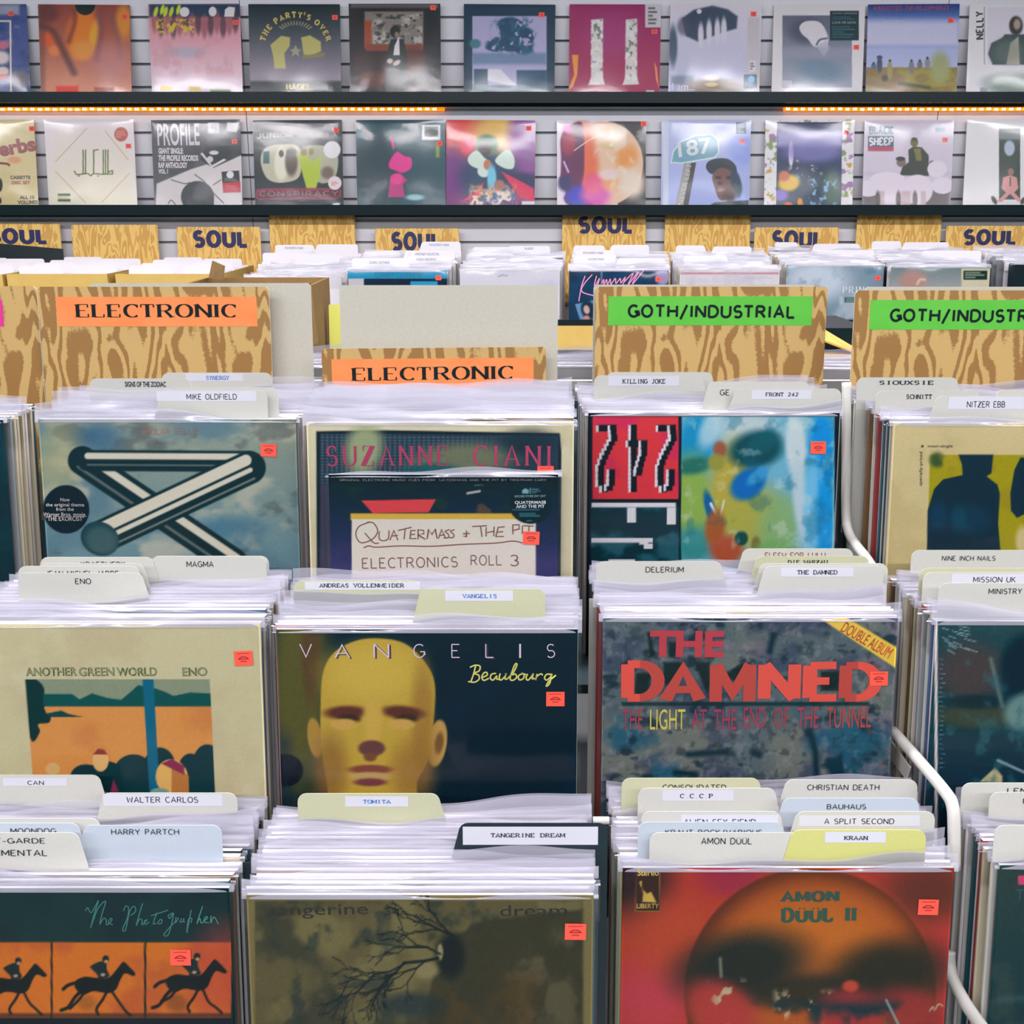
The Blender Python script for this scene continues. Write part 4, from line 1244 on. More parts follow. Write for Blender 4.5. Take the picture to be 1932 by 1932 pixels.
def w_silverwhite(a):
    a.crop(1050, 0, 4.83)
    a.fill((196, 196, 222)).vg(40, 860, (222, 216, 230), (176, 178, 206)).poly([(1140, 170), (1250, 90), (1420, 52), (1560, 85), (1650, 150), (1640, 260), (1500, 300), (1290, 380), (1180, 330)], (52, 66, 86), 14, .95)
    for x, y in ((1315, 250), (1390, 220), (1465, 210), (1525, 200)): a.blob(x, y + 70, 26, 110, (214, 210, 224), .8)
    a.blob(1060, 420, 40, 180, (70, 88, 108), .8).blob(1160, 240, 60, 80, (80, 78, 100), .8, 0, .7).rect(1040, 690, 1250, 770, (104, 116, 140), 20, .7).blob(1440, 790, 240, 70, (116, 96, 76), .9).blob(1410, 710, 70, 26, (226, 214, 206), .7).blob(1410, 770, 60, 20, (214, 190, 140), .7).rect(1740, 160, 1850, 850, (196, 190, 190), 10, .8)
    a.blob(1300, 104, 22, 22, (226, 216, 228), .1).rect(1756, 550, 1815, 655, (214, 208, 216), 2).rows(1765, 570, 1806, 640, 3, (70, 76, 80)).rect(1706, 680, 1825, 806, (26, 78, 100), 3).blob(1775, 725, 30, 36, (100, 170, 214), .3)
    tx(a, 'I am...', (1055, 826), (1258, 824), 66, (236, 234, 240), 'sans')
    stick(a, 1795, 128)


def w_capwhite(a):
    a.crop(1440, 0, 3.927)
    a.fill((228, 222, 232)).rect(142, 116, 656, 648, (132, 136, 152), 3)
    b = (142, 116, 656, 648, 3)
    m = 1 - sstep(-3, 3, a.dist([(142, 116), (656, 116), (656, 648), (142, 648)]))
    sv = a.c.copy()
    a.vg(116, 648, (104, 108, 124), (164, 172, 186)).blob(320, 230, 130, 90, (86, 88, 106), .9).poly([(268, 200), (310, 160), (400, 158), (450, 200), (480, 280), (470, 330), (385, 350), (330, 290), (285, 250)], (222, 218, 228), 6, 1, True).poly([(390, 340), (470, 300), (490, 360), (450, 420)], (196, 192, 206), 8).line([(395, 330), (420, 295), (470, 285)], 14, (104, 104, 120), 5, 1, True).blob(420, 520, 170, 80, (110, 136, 156), 1, 10, .8).rect(142, 350, 656, 430, (160, 160, 178), 30, .6)
    a.c = sv * (1 - m[..., None]) + a.c * m[..., None]
    a.rect(494, 80, 708, 300, (18, 50, 58), 2).rect(135, 596, 212, 645, (196, 194, 208), 2)
    tx(a, 'JOHN LEGEND', (512, 108), (694, 108), 15, (150, 170, 176), 'sans')
    tx(a, 'LOVE ME NOW', (512, 176), (690, 176), 17, (170, 186, 190), 'sans')
    a.rows(512, 120, 690, 150, 2, (70, 104, 112)).rows(510, 190, 690, 285, 5, (70, 110, 116))
    stick(a, 690, 350)


def w_field(a):
    a.crop(1440, 0, 3.927)
    a.fill((150, 160, 200)).vg(40, 150, (36, 62, 120), (110, 130, 186)).rect(740, 150, 1460, 350, (206, 204, 226), 40, .9).rect(740, 350, 1460, 510, (172, 180, 214), 20).rect(730, 500, 1460, 720, (130, 112, 62), 5).mottle((150, 140, 50), 90, .45, .65, 3, .8, 2, (1000, 500, 1460, 720, 20)).mottle((140, 104, 70), 70, .5, .7, 8, .7, 2, (730, 505, 1100, 720, 10)).blob(1310, 500, 70, 110, (150, 156, 110), 1)
    for x, y, h, c in ((862, 480, 60, (60, 66, 90)), (938, 520, 70, (150, 140, 84)), (1098, 500, 50, (120, 112, 120)), (1160, 480, 30, (110, 100, 100)), (1216, 470, 40, (130, 130, 140)), (818, 492, 22, (80, 100, 130))): a.blob(x, y, 20, h, c, .5).blob(x, y - h, 9, 10, (54, 50, 60), .4)
    a.blob(862, 425, 22, 14, (46, 70, 100), .3).blob(900, 580, 24, 24, (60, 60, 40), .8).line([(1010, 620), (1230, 650)], 26, (76, 76, 44), 12)
    tx(a, 'ARRESTED DEVELOPMENT', (810, 80), (1380, 76), 34, (150, 46, 96), 'bold')
    tx(a, 'YEARS', (885, 186), (1040, 182), 30, (206, 206, 226), 'sans')
    stick(a, 1390, 150)


def w_figure(a):
    a.crop(1440, 0, 3.927)
    a.fill((226, 222, 230)).rect(1634, 50, 1642, 480, (150, 156, 160), 2).rect(1660, 55, 2300, 480, (216, 212, 222), 3)
    a.poly([(1665, 400), (1690, 320), (1770, 280), (1790, 255), (1990, 255), (2060, 400), (2060, 480), (1700, 480)], (44, 62, 62), 8, .95).poly([(1800, 480), (1830, 320), (1890, 270), (1900, 480)], (186, 178, 160), 8).blob(1872, 190, 50, 70, (54, 48, 46), .4).blob(1880, 180, 26, 40, (170, 150, 140), .8).blob(1850, 620, 220, 80, (130, 146, 136), .8).rect(1606, 648, 1660, 682, (150, 156, 160), 3)
    tx(a, 'NELLY', (1636, 292), (1632, 80), 64, (34, 44, 46), 'block')
    a.blob(1820, 380, 120, 90, (120, 128, 120), 1.2, 0, .5)


def w_blues(a):
    a.crop(0, 200, 4.025)
    a.fill((206, 192, 148)).mottle((196, 180, 132), 160, .45, .7, 3, .7)
    a.line([(-40, 430), (60, 440), (70, 450)], 16, (110, 40, 40), 4).blob(110, 410, 50, 26, (206, 150, 110), .8).blob(0, 600, 20, 50, (40, 44, 40), .4).blob(0, 720, 12, 24, (40, 44, 40), .4)
    tx(a, 'erbs', (0, 388), (280, 340), 110, (150, 44, 50), 'heavy')
    tx(a, 'CASSETTE', (80, 556), (232, 556), 26, (50, 50, 40), 'heavy')
    tx(a, 'DISC SET', (90, 596), (230, 594), 26, (170, 60, 50), 'heavy')
    tx(a, 'ALL 10', (150, 708), (262, 706), 26, (60, 46, 40), 'heavy')
    tx(a, 'VOLUMES', (134, 746), (288, 744), 28, (60, 46, 40), 'heavy')
    stick(a, 241, 172)


def w_diamond(a):
    a.crop(0, 200, 4.025)
    a.fill((226, 220, 228)).rect(412, 155, 985, 735, (226, 216, 200), 10).vg(160, 740, (226, 212, 214), (226, 216, 190), .7)
    g, gr = (176, 166, 128), (78, 96, 44)
    for p in ([(425, 420), (660, 170)], [(425, 500), (650, 735)], [(775, 730), (985, 510)], [(800, 190), (975, 410)]): a.line(p, 7, g, 3, .8)
    for x in (632, 650, 712, 785, 802, 820): a.line([(x, 335), (x, 515)], 9, gr, 2)
    a.line([(712, 338), (745, 332)], 8, gr, 2)
    a.line([(565, 495), (580, 520), (620, 518), (660, 512)], 9, gr, 2).line([(670, 515), (690, 530), (712, 510)], 9, gr, 2).line([(725, 515), (770, 518), (855, 516), (855, 492), (820, 500)], 9, gr, 2)
    a.blob(600, 532, 7, 5, gr, .2).blob(745, 532, 6, 5, gr, .2)
    a.blob(920, 215, 52, 55, (176, 96, 84), .05).rows(880, 190, 962, 245, 3, (210, 150, 136), .8).rect(440, 664, 535, 684, (60, 84, 50), 2).rows(442, 688, 533, 704, 2, (150, 150, 110)).rect(440, 706, 535, 726, (60, 84, 50), 2)
    stick(a, 975, 304)


def w_profile(a):
    a.crop(0, 200, 4.025)
    a.fill((84, 84, 88)).mottle((60, 62, 66), 120, .45, .7, 3, .8)
    a.poly([(1190, 590), (1450, 480), (1840, 360), (1840, 760), (1180, 760)], (206, 200, 200), 8).poly([(1520, 410), (1620, 470), (1840, 370), (1840, 300), (1560, 300)], (44, 50, 52), 6)
    a.blob(1640, 365, 110, 56, (30, 38, 40), .1, -8).blob(1625, 355, 36, 16, (210, 204, 204), .1).poly([(1520, 360), (1610, 470), (1720, 410), (1700, 400), (1610, 450), (1540, 355)], (214, 208, 208), 4).blob(1595, 405, 24, 24, (206, 200, 200), .2)
    a.blob(1500, 690, 125, 120, (54, 58, 62), .08).rect(1390, 690, 1625, 760, (54, 58, 62), 4)
    for p in ([(1300, 560), (1400, 590), (1440, 580)], [(1620, 600), (1680, 560)], [(1600, 640), (1700, 740)], [(1280, 740), (1300, 715), (1330, 745)], [(1480, 520), (1560, 580)]): a.line(p, 7, (60, 62, 64), 2, .9, True)
    a.rect(1580, 125, 1662, 205, (200, 196, 200), 8, .9).line([(1640, 145), (1605, 145), (1605, 165), (1640, 165), (1640, 188)], 10, (80, 80, 84)).poly([(1725, 125), (1815, 132), (1800, 200), (1720, 190)], (196, 192, 196), 5, .9)
    a.poly([(1682, 500), (1815, 490), (1822, 575), (1690, 585)], (24, 32, 34), 3).poly([(1690, 585), (1825, 572), (1828, 655), (1695, 660)], (170, 36, 54), 3).blob(1748, 522, 28, 28, (220, 216, 220), .15).rows(1705, 545, 1805, 572, 2, (140, 140, 140)).rows(1712, 600, 1810, 640, 2, (196, 80, 90))
    tx(a, 'PROFILE', (1198, 302), (1518, 300), 165, (214, 206, 212), 'bold')
    for s, y, x1 in (('GIANT SINGLE:', 364, 1392), ('THE PROFILE RECORDS', 418, 1505), ('RAP ANTHOLOGY', 472, 1424), ('VOL. I', 514, 1275)): tx(a, s, (1204, y), (x1, y), 44 if y < 500 else 34, (222, 216, 220), 'heavy')
    stick(a, 1780, 268)


def w_conspiracy(a):
    a.crop(470, 210, 3.45)
    a.fill((22, 36, 40)).rect(60, 60, 600, 130, (60, 60, 62), 20, .7).blob(320, 130, 250, 26, (190, 176, 176), 1, 10, .8)
    a.poly([(75, 330), (105, 240), (220, 215), (330, 240), (330, 420), (220, 465), (120, 440)], (190, 186, 164), 5, 1, True).poly([(340, 240), (450, 220), (570, 260), (565, 420), (480, 470), (400, 420), (340, 330)], (170, 172, 150), 5, 1, True)
    a.rect(92, 260, 132, 340, (60, 96, 104), 6).blob(210, 340, 46, 110, (226, 220, 200), .5).blob(275, 330, 40, 90, (84, 72, 62), .6).blob(210, 275, 16, 24, (70, 54, 46), .5).blob(280, 262, 34, 18, (70, 54, 46), .6)
    a.poly([(315, 270), (380, 290), (420, 330), (470, 280), (460, 420), (425, 540), (385, 540), (350, 420)], (168, 186, 60), 6).blob(355, 265, 20, 24, (120, 104, 40), .6).blob(405, 262, 16, 24, (130, 120, 50), .6).blob(510, 400, 40, 40, (110, 96, 84), .8)
    a.poly([(45, 508), (120, 500), (580, 498), (602, 515), (600, 560), (560, 575), (60, 578), (42, 560)], (150, 40, 70), 6, .85).poly([(60, 520), (585, 512), (585, 560), (60, 566)], (66, 24, 40), 6, .9)
    tx(a, 'JUNIOR', (52, 176), (288, 172), 34, (190, 184, 184), 'wide')
    tx(a, 'M.A.F.I.A.', (330, 174), (590, 170), 34, (176, 170, 172), 'wide')
    tx(a, 'CONSPIRACY', (66, 556), (582, 552), 38, (150, 46, 76), 'wide')
    a.blob(540, 250, 55, 56, (226, 222, 234), .04).blob(558, 467, 44, 44, (220, 208, 214), .05).rows(535, 455, 582, 485, 3, (206, 120, 110)).rect(545, 598, 592, 610, (190, 206, 214), 2)
    stick(a, 566, 122)


def w_pinkfigure(a):
    a.crop(470, 210, 3.45)
    a.fill((24, 70, 80)).mottle((34, 96, 104), 200, .45, .7, 3, .8).blob(830, 400, 160, 220, (20, 44, 52), 1.2, 0, .7)
    p = (214, 56, 140)
    a.poly([(915, 170), (935, 168), (950, 230), (935, 250)], (190, 50, 120), 5).poly([(912, 330), (960, 265), (1010, 290), (1055, 305), (1055, 370), (1000, 400), (950, 385), (915, 370)], p, 6, 1, True).poly([(920, 420), (980, 400), (1030, 450), (1000, 480), (1015, 560), (905, 560), (915, 470)], (176, 46, 116), 6).blob(960, 440, 40, 36, p, .5)
    a.blob(1080, 560, 60, 20, (150, 190, 196), .9).rect(1125, 88, 1245, 186, (220, 222, 230), 5).rect(1142, 100, 1230, 165, (120, 130, 120), 6).blob(1186, 140, 44, 26, (40, 48, 46), .4).rect(1215, 200, 1240, 300, (150, 170, 60), 10, .8)
    stick(a, 1240, 210)


def w_fantasy(a):
    a.crop(470, 210, 3.45)
    a.fill((120, 60, 110)).blob(1380, 160, 170, 160, (206, 74, 70), 1).blob(1650, 160, 200, 190, (214, 176, 100), .9).blob(1800, 200, 110, 260, (130, 76, 140), .9).blob(1320, 400, 110, 160, (110, 50, 120), 1).blob(1430, 230, 50, 60, (226, 56, 90), .6).blob(1560, 430, 180, 170, (30, 60, 90), .8).blob(1760, 460, 140, 60, (40, 44, 80), .8)
    a.poly([(1640, 390), (1740, 440), (1850, 500), (1860, 590), (1760, 560)], (200, 50, 90), 6).poly([(1380, 590), (1460, 530), (1530, 460), (1500, 560)], (206, 60, 100), 6)
    w = (206, 222, 210)
    a.blob(1545, 220, 76, 70, (86, 116, 84), .4).blob(1530, 250, 44, 50, (60, 50, 50), .7).poly([(1425, 300), (1480, 255), (1530, 300), (1570, 340), (1520, 380), (1440, 350)], w, 6, 1, True).poly([(1600, 320), (1680, 250), (1725, 300), (1720, 370), (1660, 370)], w, 6, 1, True).blob(1530, 390, 44, 40, w, .3).blob(1552, 348, 26, 34, (176, 120, 90), .5)
    a.blob(1580, 440, 30, 90, (120, 190, 214), .6).mottle((240, 220, 190), 30, .45, .6, 3, .9, 1, (1440, 510, 1720, 610, 20)).mottle((196, 140, 100), 36, .5, .65, 8, .9, 1, (1440, 480, 1740, 610, 20)).mottle((80, 120, 180), 30, .58, .68, 12, .9, 1, (1440, 500, 1720, 610, 20)).rect(1775, 585, 1862, 608, (214, 214, 220), 2)
    a.blob(1630, 480, 34, 34, (150, 100, 84), .5)
    stick(a, 1820, 110)


def w_moon(a):
    a.crop(1030, 210, 4.712)
    a.fill((226, 216, 226)).poly([(560, 90), (900, 90), (900, 850), (640, 850)], (52, 50, 50), 6)
    a.blob(520, 465, 345, 375, (222, 186, 160), .05).blob(360, 420, 100, 320, (214, 108, 74), .9, -8)
    a.poly([(240, 110), (330, 130), (340, 500), (330, 700), (420, 850), (220, 840), (160, 780), (175, 720), (120, 620), (130, 560), (135, 420), (130, 260), (165, 170)], (96, 40, 80), 10, 1, True)
    a.blob(300, 760, 120, 100, (60, 66, 180), .8).blob(440, 740, 130, 110, (206, 90, 170), .9).blob(170, 640, 60, 70, (50, 44, 96), .8).blob(200, 280, 60, 110, (150, 40, 70), .8).blob(190, 160, 40, 40, (180, 60, 150), .9).blob(420, 640, 90, 90, (222, 90, 130), 1).blob(560, 300, 90, 40, (190, 170, 110), 1, 0, .7).blob(720, 410, 90, 110, (214, 146, 80), 1, 20).blob(620, 650, 110, 60, (222, 150, 100), 1).blob(560, 560, 90, 50, (236, 200, 196), .9).blob(760, 640, 120, 130, (226, 206, 190), 1)
    a.line([(250, 350), (420, 240), (660, 160)], 8, (236, 206, 186), 3, 1, True).line([(160, 450), (200, 540)], 18, (200, 170, 210), 6)
    a.mottle((240, 226, 214), 80, .55, .75, 5, .5, 1, (430, 130, 840, 700, 60))
    stick(a, 868, 112)


def w_signpost(a):
    a.crop(1030, 210, 4.712)
    a.fill((168, 178, 222)).vg(80, 840, (184, 190, 228), (160, 172, 222)).rect(1040, 80, 1090, 840, (206, 210, 236), 8, .8).blob(1740, 330, 120, 150, (140, 156, 214), 1)
    sg = [(1112, 455), (1130, 360), (1200, 270), (1330, 215), (1470, 205), (1530, 250), (1535, 370), (1500, 410), (1330, 440), (1200, 462)]
    a.poly(sg, (116, 160, 176), 4, 1, True).line(sg + sg[:1], 12, (206, 220, 226), 3)
    a.poly([(1230, 460), (1335, 455), (1265, 840), (1150, 840)], (150, 150, 146), 4).poly([(1290, 460), (1335, 455), (1265, 840), (1220, 840)], (70, 66, 66), 5)
    dk = (34, 48, 56)
    a.poly([(1425, 510), (1440, 450), (1520, 420), (1620, 425), (1690, 490), (1690, 580), (1650, 600), (1560, 510), (1480, 560)], dk, 5, 1, True).poly([(1480, 570), (1560, 500), (1680, 560), (1690, 650), (1600, 780), (1540, 780), (1500, 680)], (110, 78, 72), 6, 1, True).blob(1530, 590, 30, 14, (50, 40, 40), .7, 10).blob(1625, 590, 26, 14, (54, 42, 42), .7).blob(1545, 640, 22, 20, (70, 50, 48), .8).blob(1560, 700, 34, 14, (150, 104, 100), .7).blob(1690, 640, 46, 120, (40, 60, 76), .5, -12).poly([(1450, 840), (1500, 810), (1800, 790), (1800, 840)], (44, 62, 70), 5).blob(1630, 740, 60, 60, (84, 60, 58), .9)
    tx(a, '187', (1182, 412), (1480, 370), 140, (214, 224, 228), 'bold')
    tx(a, 'NEVER LEFT', (1212, 838), (1300, 470), 44, (206, 206, 206), 'sans')
    a.rect(1692, 100, 1780, 200, (36, 66, 78), 3).rows(1702, 108, 1770, 192, 4, (150, 170, 190))
    stick(a, 1744, 264)


def w_flowers(a):
    a.crop(1430, 210, 3.849)
    a.fill((226, 222, 230)).mottle((120, 140, 90), 44, .6, .7, 3, .9).mottle((150, 110, 160), 50, .62, .72, 9, .9).mottle((190, 150, 60), 50, .66, .74, 19, .9)
    a.poly([(140, 80), (612, 80), (603, 690), (132, 690)], (84, 92, 132), 3)
    m = 1 - sstep(-3, 3, a.dist([(140, 80), (612, 80), (603, 690), (132, 690)]))
    sv = a.c.copy()
    a.vg(80, 690, (28, 40, 84), (60, 70, 90)).rect(130, 140, 620, 260, (190, 186, 222), 30, .85).blob(240, 310, 18, 90, (230, 226, 240), .5).blob(400, 290, 220, 80, (130, 126, 180), 1, 0, .8).blob(400, 520, 140, 120, (24, 54, 76), .8).blob(225, 520, 80, 60, (214, 176, 60), .6, -10).blob(190, 470, 40, 40, (196, 120, 90), .7).blob(160, 610, 60, 40, (130, 110, 190), .8).blob(540, 560, 80, 130, (84, 104, 96), .9).mottle((150, 190, 226), 40, .6, .7, 6, .9, 1, (280, 420, 560, 690, 40)).mottle((226, 190, 180), 34, .62, .72, 11, .9, 1, (230, 350, 460, 480, 30)).blob(220, 680, 30, 20, (226, 100, 40), .6).blob(305, 660, 18, 30, (236, 140, 30), .6)
    a.c = sv * (1 - m[..., None]) + a.c * m[..., None]
    stick(a, 642, 155, 12, .9)


def w_sheep(a):
    a.crop(1430, 210, 3.849)
    a.fill((206, 198, 210)).rect(740, 560, 1400, 700, (110, 104, 106), 40).rect(740, 440, 1400, 470, (196, 190, 200), 14)
    g = (56, 62, 56)
    a.poly([(1092, 280), (1130, 255), (1190, 262), (1240, 320), (1240, 470), (1030, 465), (1050, 400), (1095, 370)], g, 5).blob(1135, 225, 28, 34, (104, 100, 60), .4).blob(1135, 205, 22, 16, (70, 72, 50), .4).poly([(1130, 270), (1180, 270), (1190, 360), (1150, 360)], (120, 114, 64), 6).blob(1040, 370, 34, 34, (120, 104, 100), .4).blob(1035, 345, 34, 16, (54, 50, 50), .4).blob(1262, 385, 20, 28, (130, 110, 104), .4)
    sh = (222, 212, 222)
    for x, y, rx, ry in ((940, 500, 130, 60), (1300, 420, 70, 60), (800, 560, 90, 60), (1340, 540, 80, 60), (980, 600, 110, 110), (1160, 570, 110, 110)): a.blob(x, y, rx, ry, sh, .12)
    for x in (900, 1060, 1090, 1200): a.rect(x - 18, 580, x + 18, 690, (196, 176, 180), 10)
    for x in (1020, 1140, 870): a.blob(x, 640, 18, 60, (100, 92, 92), .7)
    a.rect(798, 180, 985, 262, (52, 90, 100), 3).rect(798, 258, 985, 290, (170, 66, 96), 3).rect(800, 104, 985, 180, (150, 170, 180), 5, .6).rect(1288, 118, 1356, 150, (120, 150, 160), 3, .7)
    tx(a, 'BLACK', (806, 166), (980, 166), 62, (84, 116, 126), 'slab')
    tx(a, 'SHEEP', (806, 252), (980, 250), 62, (226, 222, 230), 'slab')
    stick(a, 1358, 208, 6)


def w_door(a):
    a.crop(1430, 210, 3.849)
    a.fill((228, 224, 234)).rect(1750, 124, 1904, 640, (64, 74, 66), 3).vg(0, 1, (0, 0, 0), (0, 0, 0), 0).rect(1750, 140, 1904, 205, (150, 160, 160), 10, .7).blob(1826, 268, 38, 56, (176, 190, 206), .4)
    p = (206, 150, 146)
    a.blob(1836, 440, 22, 26, (150, 110, 100), .4).poly([(1780, 480), (1830, 465), (1880, 480), (1890, 560), (1860, 590), (1920, 650), (1890, 660), (1830, 600), (1770, 660), (1735, 655), (1800, 590), (1770, 560)], p, 4).blob(1715, 645, 16, 34, (90, 80, 76), .4, -30).blob(1925, 650, 16, 30, (90, 80, 76), .4, 30).line([(1832, 480), (1832, 540)], 10, (90, 90, 84))


# ================================================================== room
XW = 3.6
YW = 4.15
GROOVES = [2.188 + .0756 * k for k in range(8, 0, -1)] + [2.188 - .0756 * k for k in range(0, 28)]
gv = GROOVES
prof = [(YW, 2.9)]
for z in gv:
    prof += [(YW, z + .0045), (YW + .005, z + .0045), (YW + .005, z + .012), (YW + .02, z + .012), (YW + .02, z - .012), (YW + .005, z - .012), (YW + .005, z - .0045), (YW, z - .0045)]
prof += [(YW, 0)]
vs = [(-XW, y, z) for y, z in prof] + [(XW, y, z) for y, z in prof]
n = len(prof)
fs = [(i, i + 1, n + i + 1, n + i) for i in range(n - 1)]
vs += [(-XW, YW + .1, 0), (-XW, YW + .1, 2.9), (XW, YW + .1, 0), (XW, YW + .1, 2.9)]
fs += [(2 * n, 2 * n + 1, 2 * n + 3, 2 * n + 2)]
tag(link('wall_back', mesh('wall_back', vs, fs, M_WALL)), kind='structure')
for i, (px, py) in enumerate(((455, 60), (1783, 80))):
    p = at_y(px, py, YW)
    tag(MB().box(p.x - .0012, YW - .0006, 1.2, p.x + .0012, YW + .002, 2.88).build('trim_%d' % (i + 1), M_DARKMETAL), kind='structure')
tag(MB().box(-XW, -3.0, -.05, XW, YW + .1, 0).build('floor', M_FLOOR), kind='structure')
tag(MB().box(-XW, -3.0, 2.9, XW, YW + .1, 2.95).build('ceiling', M_PLASTER), kind='structure')
tag(MB().box(-XW - .1, -3.0, 0, -XW, YW + .1, 2.9).build('wall_left', M_STORE), kind='structure')
tag(MB().box(XW, -3.0, 0, XW + .1, YW + .1, 2.9).build('wall_right', M_STORE), kind='structure')
tag(MB().box(-XW, -3.1, 0, XW, -3.0, 2.9).build('wall_front', M_STORE), kind='structure')

# ================================================================== wall display shelves, light strips
SHELF_Z = (1.9155, 1.5405)
for z, lab, nm in ((SHELF_Z[0], 'long black display shelf under the upper row of records on the slatted wall', 0), (SHELF_Z[1], 'long black display shelf under the lower row of wall records above the wood-grain cards', 1)):
    root = empty('display_shelf', Matrix.Translation((0, YW, z)))
    tag(root, lab, 'shelf', 'black wall display shelves')
    MB().box(-2.6, -.082, -.008, 2.6, -.0005, -.0006).build('ledge', M_SHELF, root)
    MB().box(-2.6, -.088, -.012, 2.6, -.0822, .024).build('front_lip', M_SHELF, root)
    MB().box(-2.6, -.012, -.019, 2.6, -.0005, -.0085).build('mounting_strip', M_SHELF, root)

M_TUBE = material('amber_tube', (255, 140, 30), 0.3, emit=(255, 120, 14), strength=1.5)
M_BULB = material('warm_bulb', (255, 230, 170), 0.3, emit=(255, 205, 120), strength=9.0)
for (p0, p1), lab in (((-14, 839), 'glowing amber light strip on the left half of the wall under the upper shelf'), ((1478, 1950), 'glowing amber light strip on the right end of the wall under the upper shelf')):
    a0, a1 = at_y(p0, 211, YW - .008), at_y(p1, 211, YW - .008)
    z = 1.888
    root = empty('light_strip', Matrix.Translation((a0.x, YW - .008, z)))
    tag(root, lab, 'light strip', 'amber light strips')
    ln = a1.x - a0.x
    MB().tube([(0, 0, 0), (ln, 0, 0)], .0062, 8).build('tube', M_TUBE, root, smooth=True)
    bm_ = MB().tube([(-.0045, -.0058, 0), (-.003, -.0066, 0), (.003, -.0066, 0), (.0045, -.0058, 0)], .0042, 8)
    bme = mesh('bulb', bm_.v, bm_.f, M_BULB, True)
    for k in range(int(ln / .0262)):
        b = link('bulb', bme, root)
        b.location = ((k + .5) * .0262, 0, rnd.uniform(-.0012, .0012))

# ================================================================== records on the wall
LEAN_W = 9.4
R1 = [(-116, w_blue, 'blue purple record with a gold frame line, cut off at left of upper wall row', (70, 82, 136)),
      (75, w_orange, 'orange and brown streaked record in shrink wrap on the upper wall shelf', (140, 80, 66)),
      (285, w_pinkish, 'record with a pale pink cover and white round patches on a dark top band', (200, 160, 170)),
      (471, w_party, "record with yellow arched letters THE PARTY'S OVER on a black cover", (20, 34, 40)),
      (660, w_room, 'record with a dark suited figure in a brown room on the upper shelf', (40, 34, 34)),
      (874, w_tree, 'record with a dark teal border round a picture of a bushy tree', (24, 50, 66)),
      (1073, w_crimson, 'record with a crimson cover and two white flowery columns', (150, 50, 90)),
      (1261, w_silverwhite, 'record with a shiny silver white cover over a dark arc, lettered I am', (210, 206, 220)),
      (1456, w_capwhite, 'record with a white border, grey picture and square black sticker', (226, 220, 230)),
      (1634, w_field, 'record with a blue sky, clouds and small figures on a brown field', (140, 150, 190)),
      (1824, w_figure, 'white record with a dark-coated figure, cut off at right of the upper row', (226, 220, 230))]
R2 = [(-97, w_blues, 'cream record with dark red letters erbs, cut off at left of the lower wall row', (206, 192, 150)),
      (90, w_diamond, 'cream record with thin diamond lines, green script and a round brown sticker', (226, 220, 228)),
      (290, w_profile, 'black and white record lettered PROFILE with a turntable picture', (60, 64, 68)),
      (480, w_conspiracy, 'black record lettered CONSPIRACY in red with yellow and white figures', (22, 34, 40)),
      (673, w_pinkfigure, 'dark teal record with a bright pink figure and a white picture sticker', (24, 60, 70)),
      (841, w_fantasy, 'record with a red, purple and yellow painting of a figure in white ruffles', (120, 60, 100)),
      (1051, w_moon, 'record with a big pale round shape and a purple profile on white', (220, 210, 220)),
      (1247, w_signpost, 'light blue record with a green road sign reading 187', (180, 186, 220)),
      (1442, w_flowers, 'record with white flowered side bands and a dark colourful middle', (216, 214, 226)),
      (1628, w_sheep, 'record lettered SHEEP with a flock of white animals and two people', (206, 198, 210)),
      (1818, w_door, 'white record with a dark doorway and a seated figure in pink, cut off at right', (226, 222, 232))]
WALL_GAIN = 1.25
for row, (recs, z0, pyb, wpx) in enumerate(((R1, SHELF_Z[0], 175, 172.5), (R2, SHELF_Z[1], 387, 168.0))):
    for i, (xl, fn, lab, jc) in enumerate(recs):
        yb = YW - .066 + rnd.uniform(-.003, .003)
        p = at_y(xl + wpx / 2, pyb - 80, yb + .035)
        le = LEAN_W + rnd.uniform(-.9, .9)
        M = Matrix.Translation((p.x, yb, z0 + .0018)) @ Matrix.Rotation(-R(le), 4, 'X') @ Matrix.Rotation(R(rnd.uniform(-.5, .5)), 4, 'Y')
        build_record(M, lab, 'records facing out on the wall', fn, 130, WALL_GAIN, (226, 222, 226), wrap=row * 20 + i, jc=jc)

# ================================================================== bins of records
JC = {'white': (226, 222, 226), 'cream': (206, 196, 170), 'black': (20, 36, 42), 'teal': (36, 84, 96), 'blue': (52, 84, 132), 'red': (150, 56, 56), 'grey': (140, 146, 150), 'brown': (120, 92, 66), 'pink': (196, 130, 150), 'green': (90, 110, 70)}
PROTO_J = {k: jacket_mesh(c, W, (232, 228, 232)) for k, c in JC.items()}
PROTO_S = [sleeve_mesh(100 + i, .275, .004 + .0025 * (i % 4), False) for i in range(8)]
PROTO_LOW = [sleeve_mesh(200 + i, .275, .002, False) for i in range(3)]
MIXED = ['white'] * 3 + ['grey', 'brown', 'teal', 'cream'] + ['cream', 'grey', 'black', 'black', 'teal', 'blue', 'brown', 'red', 'white', 'pink', 'green']
proto = empty('record')
_pj = link('jacket', PROTO_J['white'], proto)
_ps = link('plastic_sleeve', PROTO_S[0], proto)
_first = [True]


def filed_record(M, colour, sleeve, label, group):
    """one filed record: a copy of the plain record and of both its parts"""
    if _first[0]:
        r, j, s = proto, _pj, _ps
        _first[0] = False
    else:
        r, j, s = proto.copy(), _pj.copy(), _ps.copy()
        for o in (r, j, s): COL.objects.link(o)
        j.parent = s.parent = r
    j.data, s.data = PROTO_J[colour], sleeve
    r.matrix_world = M
    return tag(r, label, 'record', group)


